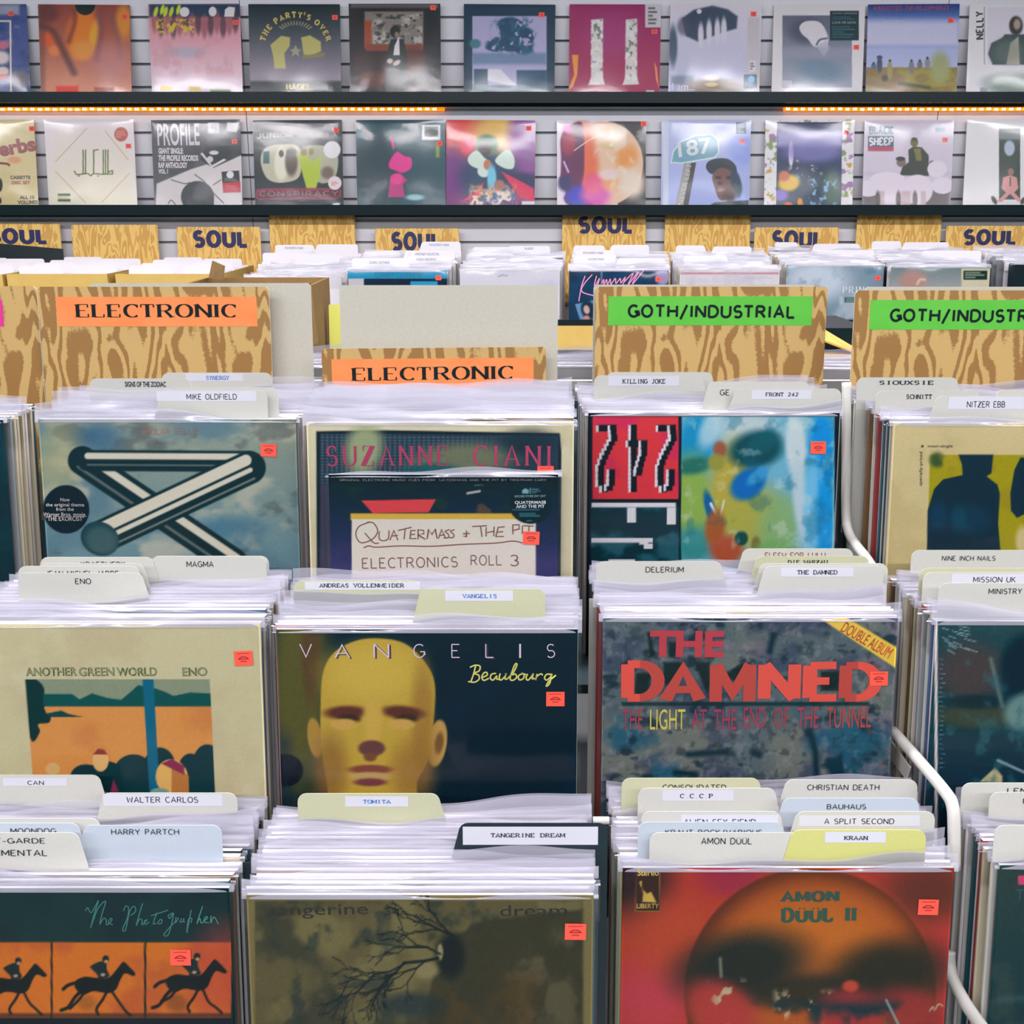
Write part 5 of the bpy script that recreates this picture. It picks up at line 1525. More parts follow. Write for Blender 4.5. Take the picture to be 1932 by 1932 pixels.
class Bin:
    def __init__(self, xl, xr, yt, lean, pitch, n, w=W):
        self.M = front_matrix(xl, xr, yt, lean, w)
        self.lean, self.s, self.n = lean, pitch, n
        self.top = self.M @ Vector((0, 0, w))
        self.used = []

    def slot(self, k, dx=0., dz=0.):
        return Matrix.Translation((dx, k * self.s, dz)) @ self.M

    def fill(self, label, group, low=3, skip=(), rise=0.):
        for k in range(1, self.n):
            if k in skip: continue
            M = self.slot(k, rnd.uniform(-.0035, .0035), rnd.uniform(-.0015, .003) + rise * k)
            c = rnd.choice(MIXED)
            filed_record(M, c, rnd.choice(PROTO_LOW) if k < low else rnd.choice(PROTO_S), label, group)

    def plane_at(self, px, py, h):
        """where a card whose top is at this pixel and h above the record tops must stand"""
        P = at_z(px, py, self.top.z + h)
        k = (P.y - (self.top.y + h * math.tan(R(self.lean)))) / self.s
        return k


def card_shape(hw, hb, l, r, ht, slant, cut):
    """outline of a divider card: body with a round-cornered tab, its inner side sloping"""
    q = .009
    pts = [(-hw, 0), (hw, 0)]
    rt = [(r - q + q * math.sin(R(t)), hb + ht - q + q * math.cos(R(t))) for t in (90, 68, 45, 22, 0)]
    lt = [(l + q - q * math.sin(R(t)), hb + ht - q + q * math.cos(R(t))) for t in (0, 22, 45, 68, 90)]
    if slant == 'R':
        pts += [(hw, hb), (min(r + cut, hw), hb)] if r + cut < hw else [(hw, hb)]
        pts += rt[1:] + lt + ([(l, hb)] if l > -hw + .001 else []) + ([(-hw, hb)] if l > -hw + .001 else [])
    else:
        pts += ([(hw, hb)] if r < hw - .001 else []) + ([(r, hb)] if r < hw - .001 else []) + rt + lt[:-1]
        pts += [(max(l - cut, -hw), hb), (-hw, hb)] if l - cut > -hw else [(-hw, hb)]
    return pts


def plate(name, pts, t, mat, M, parent=None):
    n = len(pts)
    vs = [(x, 0, z) for x, z in pts] + [(x, t, z) for x, z in pts]
    fs = [tuple(range(n)), tuple(reversed(range(n, 2 * n)))] + [(i, i + n, (i + 1) % n + n, (i + 1) % n) for i in range(n)]
    me = mesh(name, vs, fs, mat)
    return link(name, me, parent, None, M)


def divider(b, l, r, top, slant, label, text=None, style='sans', box=None, strip=None, mat=None, inkm=None, h=.036, group=None, kf=None, extra=()):
    """a tabbed card; l, r, top: pixel extent of its tab, box: pixel box of the writing, strip: of a pasted paper label"""
    cx = (l + r) / 2
    k = b.plane_at(cx, top, h) if kf is None else kf
    k = min(max(k, .2), b.n + 1.5)
    fr = math.floor(k)
    best = None
    for j in range(0, 7):
        for kk in (fr - j, fr + j):
            for o in (.65, .735):
                c = kk + o
                if c > .3 and all(abs(c - u) > .08 for u in b.used) and (best is None or abs(c - k) < abs(best - k)): best = c
    k = best
    b.used.append(k)
    y0 = b.top.y + k * b.s
    P = at_y(cx, top, y0 + h * math.tan(R(b.lean)))
    Rm = Matrix.Rotation(-R(b.lean), 4, 'X')
    base = Vector((b.M.translation.x, b.M.translation.y + k * b.s, b.M.translation.z + .0004))
    M = Matrix.Translation(base) @ Rm
    L0, zt = local(M, l, top)
    R0, _ = local(M, r, top)
    hw = max(.1585, abs(L0), abs(R0))
    hb = max(W - .004, zt - .042)
    pts = card_shape(hw, hb, L0, R0, max(zt - hb, .016), slant, .008)
    o = plate('divider_card', pts, .0008, mat or M_IVORY, M)
    tag(o, label, 'divider card', group)
    par = o
    if strip:
        x0, z1 = local(M, strip[0], strip[1], -.0004)
        x1, z0 = local(M, strip[2], strip[3], -.0004)
        par = MB().box(x0, -.0003, z0, x1, -.00005, z1).build('label_strip', M_PAPER, o)
    jobs = ([(text, box, style)] if text else []) + list(extra)
    for s, bx, st in jobs:
        lettering(par, M, s, (bx[0], bx[3]), (bx[2], bx[3]), bx[3] - bx[1], inkm or M_BLACK, st, -.0006)
    return o


FB = 'records filed behind the '
LEAN = 7.0
bins = {}


def front(key, xl, xr, yt, fn, label, n, gain, pitch, jc, edge=(232, 228, 230), N=250, low=3, rear=None, skip=(), seed=0, w=W, flap=.006):
    b = Bin(xl, xr, yt, LEAN, pitch, n, w)
    build_record(b.M, label, None, fn, N, gain, edge, w, None, seed, flap, jc)
    bins[key] = b
    b.fill('record in a clear plastic sleeve filed behind the ' + rear, FB + rear, low, skip)
    return b


G1, G2, G3 = 1.06, 1.1, 1.1
# back tier
front('a0', -484, 6, 792, art_dark_left, 'dark record whose edge shows at the far left of the back row of bins', 8, G1, .0125, (20, 40, 46), N=60, rear='dark record at far left', low=1)
front('a1', 72, 558, 791, art_rods, 'record with a cloudy grey cover, loose chrome rods and a round black sticker', 17, G1, .0115, (90, 110, 120), rear='cloudy grey cover', seed=1)
front('a2', 578, 1083, 797, art_mesh_sky, 'record with a wide cream border round a dark picture with pink capitals', 18, G1, .0115, (206, 198, 170), rear='cream bordered cover with pink capitals', seed=2)
front('a3', 1110, 1584, 779, art_pixels, 'record with a red block of turned pixel digits beside a blurred picture', 15, G1, .0115, (14, 26, 34), rear='cover with the red pixel digits', seed=3)
front('a4', 1686, 2180, 798, art_shadows, 'cream record printed maxi-single with dark rounded forms on yellow', 16, G1, .0115, (200, 186, 150), rear='cream maxi-single cover', seed=4)
# middle tier
front('b1', -78, 491, 1177, art_landscape, 'cream record with green outlined capitals over a flat orange and teal landscape', 15, G2, .0102, (200, 194, 160), rear='cover with the flat orange landscape', low=6, seed=5)
front('b2', 521, 1090, 1187, art_head, 'dark record with a yellow dummy head and wide-spaced thin white capitals', 15, G2, .0102, (20, 32, 42), rear='cover with the yellow dummy head', seed=6)
front('b3', 1138, 1694, 1166, art_stone, 'grey stone patterned record with big red letters and a yellow corner band', 15, G2, .0102, (80, 90, 100), rear='stone patterned cover with red letters', low=4, seed=7)
front('b4', 1766, 2336, 1172, art_smoke, 'dark teal record with pale smoke, cut off at the right of the middle row', 14, G2, .0102, (190, 186, 190), rear='dark smoky cover in the middle row', low=4, seed=8)
# front tier
front('c1', -208, 432, 1675, art_riders, 'black record with green handwriting over orange panels of running horses', 16, G3 * .9, .0098, (22, 40, 42), rear='cover with the running horses', low=7, seed=9)
front('c2', 465, 1120, 1688, art_branch, 'mottled olive record with a bare black branch and faint lower case lettering', 15, G3 * .78, .0098, (120, 110, 76), rear='mottled olive cover with the branch', low=4, seed=10)
front('c3', 1175, 1800, 1637, art_orb, 'red record with a large dark-edged orb and green stencil letters', 15, G3 * .78, .0098, (60, 34, 34), rear='red cover with the orb', seed=11)
front('c4', 1886, 2510, 1632, art_dark_right, 'dark record with a small pink label, cut off at the bottom right corner', 13, G3, .0098, (26, 44, 48), rear='dark record in the bottom right corner', low=2, seed=12)
# ten inch record standing in front of the cream bordered cover
M10 = front_matrix(620, 1053, 895, LEAN, .268)
build_record(M10, 'small black record with brown handwriting on a white card and a round black sticker', None, art_tape, 230, G1, (226, 222, 224), .268, None, 13, .002, (18, 30, 38))

B = bins
T1 = 'ivory tabbed divider card printed '
# ---- divider cards (pixel extents of tab, writing, pasted strips)
divider(B['a1'], 305, 512, 703, 'L', 'rearmost tabbed card of the cloudy grey cover bin, typed in blue', 'SYNERGY', 'type', (389, 709, 433, 717), (350, 705, 458, 719), inkm=M_BLUEINK)
divider(B['a1'], 168, 360, 714, 'R', 'divider card printed SIGNS OF THE ZODIAC in narrow bold capitals', 'SIGNS OF THE ZODIAC', 'bold', (236, 720, 313, 730))
divider(B['a1'], 325, 525, 731, 'L', 'blank ivory tab just behind the card with sans capitals in the cloudy cover bin')
divider(B['a1'], 300, 504, 736, 'L', 'foremost tabbed card in the cloudy grey cover bin, black sans capitals', 'MIKE OLDFIELD', 'semi', (352, 743, 447, 754), (295, 738, 484, 757))
divider(B['a3'], 1145, 1345, 702, 'R', 'blank ivory tab right behind the typed left card in the pixel digit bin')
divider(B['a3'], 1121, 1328, 708, 'R', 'typed divider card at left in front of the first green GOTH/INDUSTRIAL card', 'KILLING JOKE', 'type', (1174, 715, 1255, 724), (1148, 710, 1281, 728))
divider(B['a3'], 1335, 1528, 720, 'L', 'divider card whose letters GE show behind the typed FRONT card', 'GE', 'semi', (1358, 735, 1376, 746))
divider(B['a3'], 1385, 1588, 733, 'L', 'typed divider card at right directly behind the pixel digit cover', 'FRONT 242', 'type', (1444, 740, 1506, 748), (1418, 736, 1531, 753))
divider(B['a4'], 1617, 1808, 712, 'R', 'divider card in wide typed letters before the right green GOTH/INDUSTRIAL card', 'SIOUXSIE', 'type', (1659, 718, 1761, 726))
divider(B['a4'], 1880, 2080, 735, 'L', 'blank ivory tab cut off at the right edge in the maxi-single bin')
divider(B['a4'], 1653, 1850, 737, 'R', 'divider card whose typed word is half hidden in the maxi-single bin', 'SCHNITT', 'type', (1710, 744, 1758, 753), kf=5.3)
divider(B['a4'], 1765, 1990, 747, 'L', 'foremost tabbed card in the maxi-single bin, black sans capitals', 'NITZER EBB', 'semi', (1824, 757, 1896, 769), (1790, 749, 1960, 772))
divider(B['b1'], 285, 507, 1049, 'L', 'blank tab hidden close behind the rear right card of the landscape cover bin', kf=14.4)
divider(B['b1'], 75, 290, 1051, 'R', 'rearmost left card of the landscape cover bin, its word half covered', 'KRAFTWERK', 'semi', (153, 1059, 237, 1071))
divider(B['b1'], 283, 502, 1050, 'L', 'rear right tabbed card of the landscape cover bin', 'MAGMA', 'semi', (352, 1058, 403, 1070))
divider(B['b1'], 70, 272, 1063, 'R', 'blank tab between the half covered left cards of the landscape cover bin')
divider(B['b1'], 33, 262, 1068, 'R', 'second left card from the front in the landscape cover bin, its name half covered', 'JEAN MICHEL JARRE', 'semi', (86, 1076, 224, 1088))
divider(B['b1'], 33, 270, 1081, 'R', 'foremost tabbed card with a three letter word above the landscape cover', 'ENO', 'semi', (142, 1091, 172, 1102))
divider(B['b2'], 553, 795, 1096, 'R', 'rear left card with a long bold typed strip in the dummy head bin', 'ANDREAS VOLLENWEIDER', 'type', (602, 1100, 763, 1109), (575, 1098, 793, 1113), mat=M_YELLOWISH)
divider(B['b2'], 790, 1029, 1111, 'L', 'right card with a blue typed strip above the dummy head cover', 'VANGELIS', 'type', (872, 1120, 937, 1129), (840, 1114, 968, 1134), mat=M_YELLOWISH, inkm=M_BLUEINK)
divider(B['b3'], 1400, 1610, 1035, 'L', 'rearmost right card with reddish capitals half covered in the stone cover bin', 'FLESH FOR LULU', 'semi', (1443, 1042, 1557, 1055), inkm=M_REDINK)
divider(B['b3'], 1425, 1640, 1049, 'L', 'yellowed card with faint typed letters in the stone cover bin', 'DIE WARZAU', 'type', (1486, 1056, 1562, 1065), mat=M_YELLOWISH)
divider(B['b3'], 1125, 1363, 1059, 'R', 'single left tabbed card in the stone cover bin', 'DELERIUM', 'semi', (1218, 1069, 1290, 1080))
divider(B['b3'], 1432, 1676, 1063, 'L', 'blank tab just behind the foremost right card of the stone cover bin')
divider(B['b3'], 1440, 1668, 1068, 'L', 'foremost right card with a typed strip above the stone cover', 'THE DAMNED', 'type', (1504, 1075, 1580, 1084), (1474, 1071, 1610, 1088))
divider(B['b4'], 1720, 1960, 1038, 'R', 'rearmost card of the dark smoky cover bin, three words in capitals', 'NINE INCH NAILS', 'semi', (1777, 1048, 1878, 1058))
divider(B['b4'], 1735, 1990, 1072, 'R', 'blank tab behind the second card of the dark smoky cover bin', mat=M_YELLOWISH)
divider(B['b4'], 1742, 1990, 1080, 'R', 'second card from the front in the dark smoky cover bin', 'MISSION UK', 'semi', (1836, 1088, 1916, 1099), (1796, 1083, 1960, 1102))
divider(B['b4'], 1772, 2010, 1100, 'R', 'foremost card above the dark smoky cover, one word in capitals', 'MINISTRY', 'semi', (1865, 1110, 1928, 1121))
divider(B['c1'], -60, 190, 1462, 'R', 'rear left card with a three letter word on a strip, running horses bin', 'CAN', 'semi', (52, 1472, 83, 1481), (5, 1469, 127, 1483))
divider(B['c1'], 190, 447, 1496, 'L', 'upper right card with a pasted strip in the running horses bin', 'WALTER CARLOS', 'semi', (239, 1502, 374, 1515), (194, 1499, 420, 1521))
divider(B['c1'], -70, 188, 1544, 'R', 'blank tab behind the lower left cards of the running horses bin')
divider(B['c1'], -80, 150, 1553, 'R', 'lower left card whose single word is half covered in the running horses bin', 'MOONDOG', 'semi', (20, 1562, 107, 1573), mat=M_BLUISH)
divider(B['c1'], 155, 418, 1557, 'L', 'lower right card with two words in capitals in the running horses bin', 'HARRY PARTCH', 'semi', (210, 1563, 338, 1575), mat=M_BLUISH)
divider(B['c1'], -90, 150, 1571, 'R', 'foremost card reading AVANT-GARDE EXPERIMENTAL above the running horses cover', 'AVANT-GARDE', 'semi', (-72, 1580, 85, 1592), extra=(('EXPERIMENTAL', (-72, 1602, 89, 1615), 'semi'),))
divider(B['c2'], 561, 830, 1497, 'R', 'left card with a blue typed strip above the mottled olive cover', 'TOMITA', 'type', (685, 1508, 738, 1516), (651, 1503, 770, 1522), mat=M_YELLOWISH, inkm=M_BLUEINK)
divider(B['c2'], 865, 1147, 1553, 'L', 'black plastic divider card with a cream typed label', 'TANGERINE DREAM', 'type', (926, 1571, 1067, 1580), (873, 1560, 1128, 1594), mat=M_BLACKCARD)
divider(B['c3'], 1173, 1435, 1468, 'R', 'rear left card of the red orb bin, its word half covered', 'CONSOLIDATED', 'semi', (1250, 1479, 1370, 1491), mat=M_YELLOWISH)
divider(B['c3'], 1480, 1732, 1471, 'L', 'rear right card with two words in capitals in the red orb bin', 'CHRISTIAN DEATH', 'semi', (1523, 1479, 1659, 1491))
divider(B['c3'], 1204, 1465, 1487, 'R', 'second left card with four spaced typed letters in the red orb bin', 'C.C.C.P.', 'type', (1283, 1497, 1351, 1506), (1250, 1491, 1384, 1511))
divider(B['c3'], 1475, 1735, 1506, 'L', 'pale blue card in the middle right of the red orb bin', 'BAUHAUS', 'semi', (1560, 1516, 1634, 1527), mat=M_BLUISH)
divider(B['c3'], 1210, 1475, 1531, 'R', 'third left card of the red orb bin, its three words half covered', 'ALIEN SEX FIEND', 'semi', (1290, 1544, 1426, 1557), (1285, 1538, 1468, 1556))
divider(B['c3'], 1500, 1765, 1531, 'L', 'right card reading A SPLIT SECOND on a pasted strip', 'A SPLIT SECOND', 'semi', (1555, 1543, 1687, 1555), (1508, 1539, 1735, 1559))
divider(B['c3'], 1204, 1478, 1551, 'R', 'card reading KRAUT ROCK/VARIOUS half covered in the red orb bin', 'KRAUT ROCK/VARIOUS', 'semi', (1255, 1564, 1438, 1577), mat=M_BLUISH)
divider(B['c3'], 1492, 1748, 1566, 'L', 'yellow plastic card with a short typed strip above the red orb cover', 'KRAAN', 'type', (1592, 1576, 1638, 1585), (1557, 1570, 1671, 1590), mat=M_YELLOW)
divider(B['c3'], 1226, 1512, 1571, 'R', 'foremost left card above the red orb cover, two words in capitals', 'AMON D\u00dc\u00dcL', 'semi', (1323, 1579, 1418, 1593))
divider(B['c4'], 1815, 2080, 1477, 'R', 'rearmost card of the bottom right bin, its first letters half covered', 'LENN', 'semi', (1900, 1486, 1952, 1498))
divider(B['c4'], 1868, 2140, 1495, 'R', 'second card of the bottom right bin, cut off at the picture edge', 'L', 'semi', (1930, 1506, 1938, 1516))
divider(B['c4'], 1877, 2150, 1557, 'R', 'blank foremost tab of the bottom right bin')


# ================================================================== genre cards with plywood print
def genre(name_label, xl, xr, top, y_world, mat, hgt, cat='genre card', strip=None, smat=None, text=None, box=None, style=None, inkm=None, group=None, lean=5.0, roll=0., name='genre_card', cw=None):
    P0, P1 = at_y(xl, top, y_world), at_y(xr, top, y_world)
    w = (P1.x - P0.x) / 2
    Rm = Matrix.Rotation(-R(lean), 4, 'X') @ Matrix.Rotation(R(roll), 4, 'Y')
    c = (P0 + P1) / 2
    base = c - Rm @ Vector((0, 0, hgt))
    M = Matrix.Translation(base) @ Rm
    q = .004
    pts = [(-w, 0), (w, 0), (w, hgt - q), (w - q, hgt), (-w + q, hgt), (-w, hgt - q)]
    n = len(pts)
    t = .0022
    vs = [(x, 0, z) for x, z in pts] + [(x, t, z) for x, z in pts]
    fs = [tuple(range(n)), tuple(reversed(range(n, 2 * n)))] + [(i, i + n, (i + 1) % n + n, (i + 1) % n) for i in range(n)]
    me = mesh(name, vs, fs, mat)
    me.materials.append(M_IVORY)
    for i in range(2, len(fs)): me.polygons[i].material_index = 1
    o = link(name, me, None, None, M)
    tag(o, name_label, cat, group)
    par = o
    if strip:
        x0, z1 = local(M, strip[0], strip[1], -.0004)
        x1, z0 = local(M, strip[2], strip[3], -.0004)
        par = MB().box(x0, -.0004, z0, x1, -.0001, z1).build('colour_strip', smat, o)
    if text: lettering(par, M, text, (box[0], box[3]), (box[2], box[3] + (box[4] if len(box) > 4 else 0)), box[3] - box[1], inkm or M_BLACK, style, -.0008)
    return o


GG = 'wood-grain genre cards standing in the front bins'
yb = lambda k: B[k].top.y + B[k].n * B[k].s
genre('wood-grain card with a pink strip, cut off at the far left of the front bins', -364, 68, 540, yb('a1') + .034, M_WOOD, .33, strip=(-300, 566, 8, 616), smat=M_PINK, group=GG)
genre('taller left wood-grain card with an orange strip reading ELECTRONIC', 70, 507, 541, yb('a1') + .022, M_WOOD, .33, strip=(105, 560, 486, 616), smat=M_ORANGE, text='ELECTRONIC', box=(142, 573, 446, 600), style='didone', group=GG)
genre('grey board standing behind the taller wood-grain ELECTRONIC card', 168, 586, 534, yb('a1') + .046, M_GREYCARD, .33, cat='blank card', name='blank_card')
genre('blank grey board standing behind the lower wood-grain ELECTRONIC card', 640, 1053, 538, yb('a2') + .045, M_GREYCARD, .33, cat='blank card', name='blank_card')
genre('lower wood-grain card with an orange strip reading ELECTRONIC', 606, 1030, 656, yb('a2') + .014, M_WOOD, .31, strip=(625, 678, 1007, 731), smat=M_ORANGE, text='ELECTRONIC', box=(663, 693, 968, 720, -4), style='didone', group=GG, roll=-.5)
genre('grey board peeping over the left green GOTH/INDUSTRIAL card', 1120, 1540, 537, yb('a3') + .032, M_GREYCARD, .33, cat='blank card', name='blank_card')
genre('wood-grain card with a green strip reading GOTH/INDUSTRIAL, whole in view', 1124, 1562, 541, yb('a3') + .018, M_WOOD, .33, strip=(1148, 559, 1531, 614), smat=M_GREEN, text='GOTH/INDUSTRIAL', box=(1184, 572, 1498, 603, 2), style='extended', group=GG)
genre('grey board peeping over the right green GOTH/INDUSTRIAL card', 1632, 2060, 541, yb('a4') + .026, M_GREYCARD, .33, cat='blank card', name='blank_card')
genre('wood-grain card with a green strip, cut off at the right edge', 1614, 2050, 548, yb('a4') + .012, M_WOOD, .33, strip=(1643, 566, 2026, 622), smat=M_GREEN, text='GOTH/INDUSTRIAL', box=(1678, 580, 1992, 611, 2), style='extended', group=GG)

# ================================================================== soul racks along the wall
SB = {}
SF = ((656, 843, 511, art_cyan, 'record with a cyan top band in the soul rack behind the blank grey board', 'cyan banded record in the soul rack', (30, 60, 90)),
      (868, 1056, 508, art_white, 'plain white record right of the cyan banded one in the soul rack', 'plain white record in the soul rack', (226, 222, 232)),
      (1074, 1262, 510, art_neon, 'dark blue record with pink neon handwriting in the soul rack', 'neon handwriting record in the soul rack', (22, 44, 66)),
      (1283, 1471, 507, art_pale_pink, 'pale record with a thin pink top line above the left GOTH/INDUSTRIAL card', 'pale pink lined record in the soul rack', (230, 224, 230)),
      (1484, 1668, 500, art_silver, 'silver grey record lettered PRIN between the two GOTH/INDUSTRIAL cards', 'silver grey record in the soul rack', (150, 166, 180)),
      (1682, 1868, 503, art_grey_hand, 'grey record with a cream side band and a dark green label', 'grey record with cream side band', (150, 156, 160)),
      (1904, 2090, 497, art_black_plain, 'plain black record at the far right of the soul rack', 'plain black record at the far right', (16, 30, 36)))
for i, (xl, xr, yt, fn, lab, rear, jc) in enumerate(SF):
    b = Bin(xl, xr, yt, LEAN, .042, 9)
    build_record(b.M, lab, None, fn, 110, .85, (232, 228, 232), W, None, 40 + i, .008, jc)
    SB[i] = b
    for k in range(1, 8):
        filed_record(b.slot(k, rnd.uniform(-.006, .006) + .004 * k * (1 if i < 3 else .3), rnd.uniform(-.003, .004) + .0045 * k), rnd.choice(['white', 'white', 'grey', 'cream', 'black']), PROTO_S[(i + k) % 8], 'record in a clear sleeve filed behind the ' + rear, FB + rear)
# a bin of pale records behind the open carton
b3 = Bin(462, 645, 521, LEAN, .042, 9)
SB['c'] = b3
for k in range(0, 7):
    filed_record(b3.slot(k, .012 * k, .006 * k), 'white', PROTO_S[k % 8], 'pale sleeved record filed behind the open brown carton', FB + 'open brown carton')

SG = 'white tabbed cards in the soul racks'
SC = [(0, (690, 790, 497, 'R', 'WENDY', None), (740, 848, 480, 'L', 'WHITNEY HOUSTON', (782, 478, 828, 483))),]


def soul_card(b, l, r, top, slant, label, text=None, box=None, k=None):
    y0 = b.top.y + k * b.s
    P = at_y((l + r) / 2, top, y0)
    Rm = Matrix.Rotation(-R(b.lean), 4, 'X')
    hgt = max(.3, (P.z - b.M.translation.z) / math.cos(R(b.lean)))
    base = P - Rm @ Vector((0, 0, hgt))
    M = Matrix.Translation((b.M.translation.x + .004 * k, base.y, base.z)) @ Rm
    L0, zt = local(M, l, top)
    R0, _ = local(M, r, top)
    L0, R0, hw = max(L0, -.1575), min(R0, .1575), .1585
    o = plate('divider_card', card_shape(hw, hgt - .03, L0, R0, .03, slant, .008), .0008, M_WHITECARD, M)
    tag(o, label, 'divider card', SG)
    if text: lettering(o, M, text, (box[0], box[3]), (box[2], box[3]), box[3] - box[1], M_BLUEINK if False else _greyink, 'sans', -.0006)


_greyink = material('faded_ink', (120, 140, 160), .6)
soul_card(SB[0], 795, 869, 456, 'L', 'tall white card reading MODERN R&B in front of the half covered SOUL card', 'MODERN R&B', (810, 460, 847, 464), 7.6)
soul_card(SB[0], 683, 755, 474, 'R', 'upper left white tab behind the cyan banded record', None, None, 5.6)
soul_card(SB[0], 764, 858, 473, 'L', 'upper right white tab printed in grey behind the cyan banded record', 'WHITNEY HOUSTON', (783, 477, 828, 482), 4.5)
soul_card(SB[0], 662, 770, 487, 'R', 'front left white tab above the cyan banded record', 'GWEN GUTHRIE', (697, 493, 735, 498), 1.5)
soul_card(SB[0], 765, 858, 484, 'L', 'front right white tab above the cyan banded record', 'NONA HENDRYX', (786, 487, 823, 492), 2.5)
soul_card(SB[1], 890, 975, 466, 'R', 'rear left white tab behind the plain white record', None, None, 7.5)
soul_card(SB[1], 960, 1038, 464, 'L', 'rear right white tab behind the plain white record', 'SLEEP', (990, 467, 1006, 471), 6.5)
soul_card(SB[1], 884, 970, 478, 'R', 'front left white tab behind the plain white record', 'JANET JACKSON', (908, 482, 944, 487), 4.5)
soul_card(SB[1], 962, 1047, 487, 'L', 'front right white tab behind the plain white record', 'LATOYA JACKSON', (975, 491, 1015, 496), 2.5)
soul_card(SB[2], 1066, 1140, 463, 'R', 'rear left white tab behind the neon handwriting record', None, None, 7.4)
soul_card(SB[2], 1153, 1225, 462, 'L', 'rear right white tab behind the neon handwriting record', None, None, 6.5)
soul_card(SB[2], 1086, 1160, 472, 'R', 'middle white tab reading MODERN R&B behind the neon handwriting record', 'MODERN R&B', (1100, 475, 1138, 479), 4.5)
soul_card(SB[2], 1082, 1160, 483, 'R', 'front left white tab behind the neon handwriting record', 'LOOSE ENDS', (1110, 487, 1140, 491), 2.5)
soul_card(SB[2], 1165, 1255, 487, 'L', 'front right white tab above the neon handwriting record', None, None, 1.5)
soul_card(SB[3], 1258, 1330, 463, 'R', 'rear left white tab behind the pale pink lined record', None, None, 7.4)
soul_card(SB[3], 1345, 1418, 465, 'L', 'rear right white tab behind the pale pink lined record', None, None, 6.5)
soul_card(SB[3], 1290, 1372, 482, 'R', 'front white tab above the pale pink lined record', None, None, 2.5)
soul_card(SB[4], 1432, 1505, 457, 'R', 'rear left white tab behind the silver grey record', None, None, 7.4)
soul_card(SB[4], 1535, 1622, 460, 'L', 'rear right white tab behind the silver grey record', None, None, 6.4)
soul_card(SB[4], 1550, 1650, 472, 'L', 'front right white tab behind the silver grey record', None, None, 3.5)
soul_card(SB[5], 1612, 1700, 455, 'R', 'rear left white tab behind the grey cream-banded record', None, None, 7.4)
soul_card(SB[5], 1705, 1790, 457, 'L', 'rear right white tab behind the grey cream-banded record', None, None, 6.5)
soul_card(SB[5], 1740, 1868, 473, 'L', 'front white tab above the grey cream-banded record', None, None, 2.5)
soul_card(SB['c'], 519, 592, 462, 'R', 'rear left white tab reading MODERN R&B behind the open brown carton', 'MODERN R&B', (538, 466, 572, 470), 7.6)
soul_card(SB['c'], 597, 675, 461, 'L', 'rear right white tab behind the open brown carton', None, None, 6.6)
soul_card(SB['c'], 495, 575, 477, 'R', 'middle left white tab behind the open brown carton', 'SHIRLEY', (510, 495, 531, 498), 4.5)
soul_card(SB['c'], 560, 640, 481, 'L', 'middle right white tab behind the open brown carton', None, None, 3.5)

# ---- SOUL cards against the wall
SGG = 'wood-grain SOUL section cards at the wall'
SGP = 'plain wood-grain section cards at the wall'
for xl, xr, top, tb, lab, dy, le in (
        (-48, 113, 421, (-22, 431, 88, 461), 'wood-grain SOUL card at the far left, half behind a black board', 0, 5),
        (333, 491, 428, (365, 435, 466, 468), 'wood-grain SOUL card fully in view left of centre', 0, 5),
        (708, 866, 431, (739, 438, 830, 474), 'wood-grain SOUL card whose last letters hide behind a white tab', 0, 5),
        (1061, 1219, 404, (1091, 409, 1192, 441), 'highest wood-grain SOUL card, right of centre under the shelf', .006, 3),
        (1424, 1583, 429, (1456, 435, 1550, 470), 'wood-grain SOUL card half covered above the silver grey record', 0, 5),
        (1786, 1948, 426, (1817, 433, 1915, 463), 'wood-grain SOUL card at the far right', 0, 5)):
    genre(lab, xl, xr, top, YW - .032 + dy, M_WOOD2, .31, cat='section card', text='SOUL', box=tb, style='blob', inkm=M_NAVY, group=SGG, lean=le, name='section_card')
for xl, xr, top, lab in ((134, 297, 424, 'plain wood-grain card standing between the two left SOUL cards'), (507, 669, 405, 'plain tall wood-grain card above the white tabs behind the carton'),
                         (1255, 1417, 404, 'plain wood-grain card right of the highest SOUL card'), (1618, 1778, 404, 'plain wood-grain card left of the far right SOUL card')):
    genre(lab, xl, xr, top, YW - .026 if top < 410 else YW - .032, M_WOOD2, .31, cat='section card', group=SGP, lean=3 if top < 410 else 5, name='section_card')


# ================================================================== cardboard boxes of cards at the left of the soul racks
def open_box(label, xl, xr, top, y0, depth, hgt, mat, name='cardboard_box', group=None, t=.005):
    P0, P1 = at_y(xl, top, y0), at_y(xr, top, y0)
    w = P1.x - P0.x
    M = Matrix.Translation((P0.x, y0, P0.z - hgt))
    root = tag(empty(name, M), label, 'cardboard box', group)
    MB().box(0, 0, 0, w, t, hgt).build('front_wall', mat, root)
    MB().box(0, depth - t, 0, w, depth, hgt).build('back_wall', mat, root)
    MB().box(0, t, 0, t, depth - t, hgt).build('side_wall', mat, root)
    MB().box(w - t, t, 0, w, depth - t, hgt).build('side_wall', mat, root)
    MB().box(t, t, 0, w - t, depth - t, t).build('bottom', mat, root)
    return P0, w


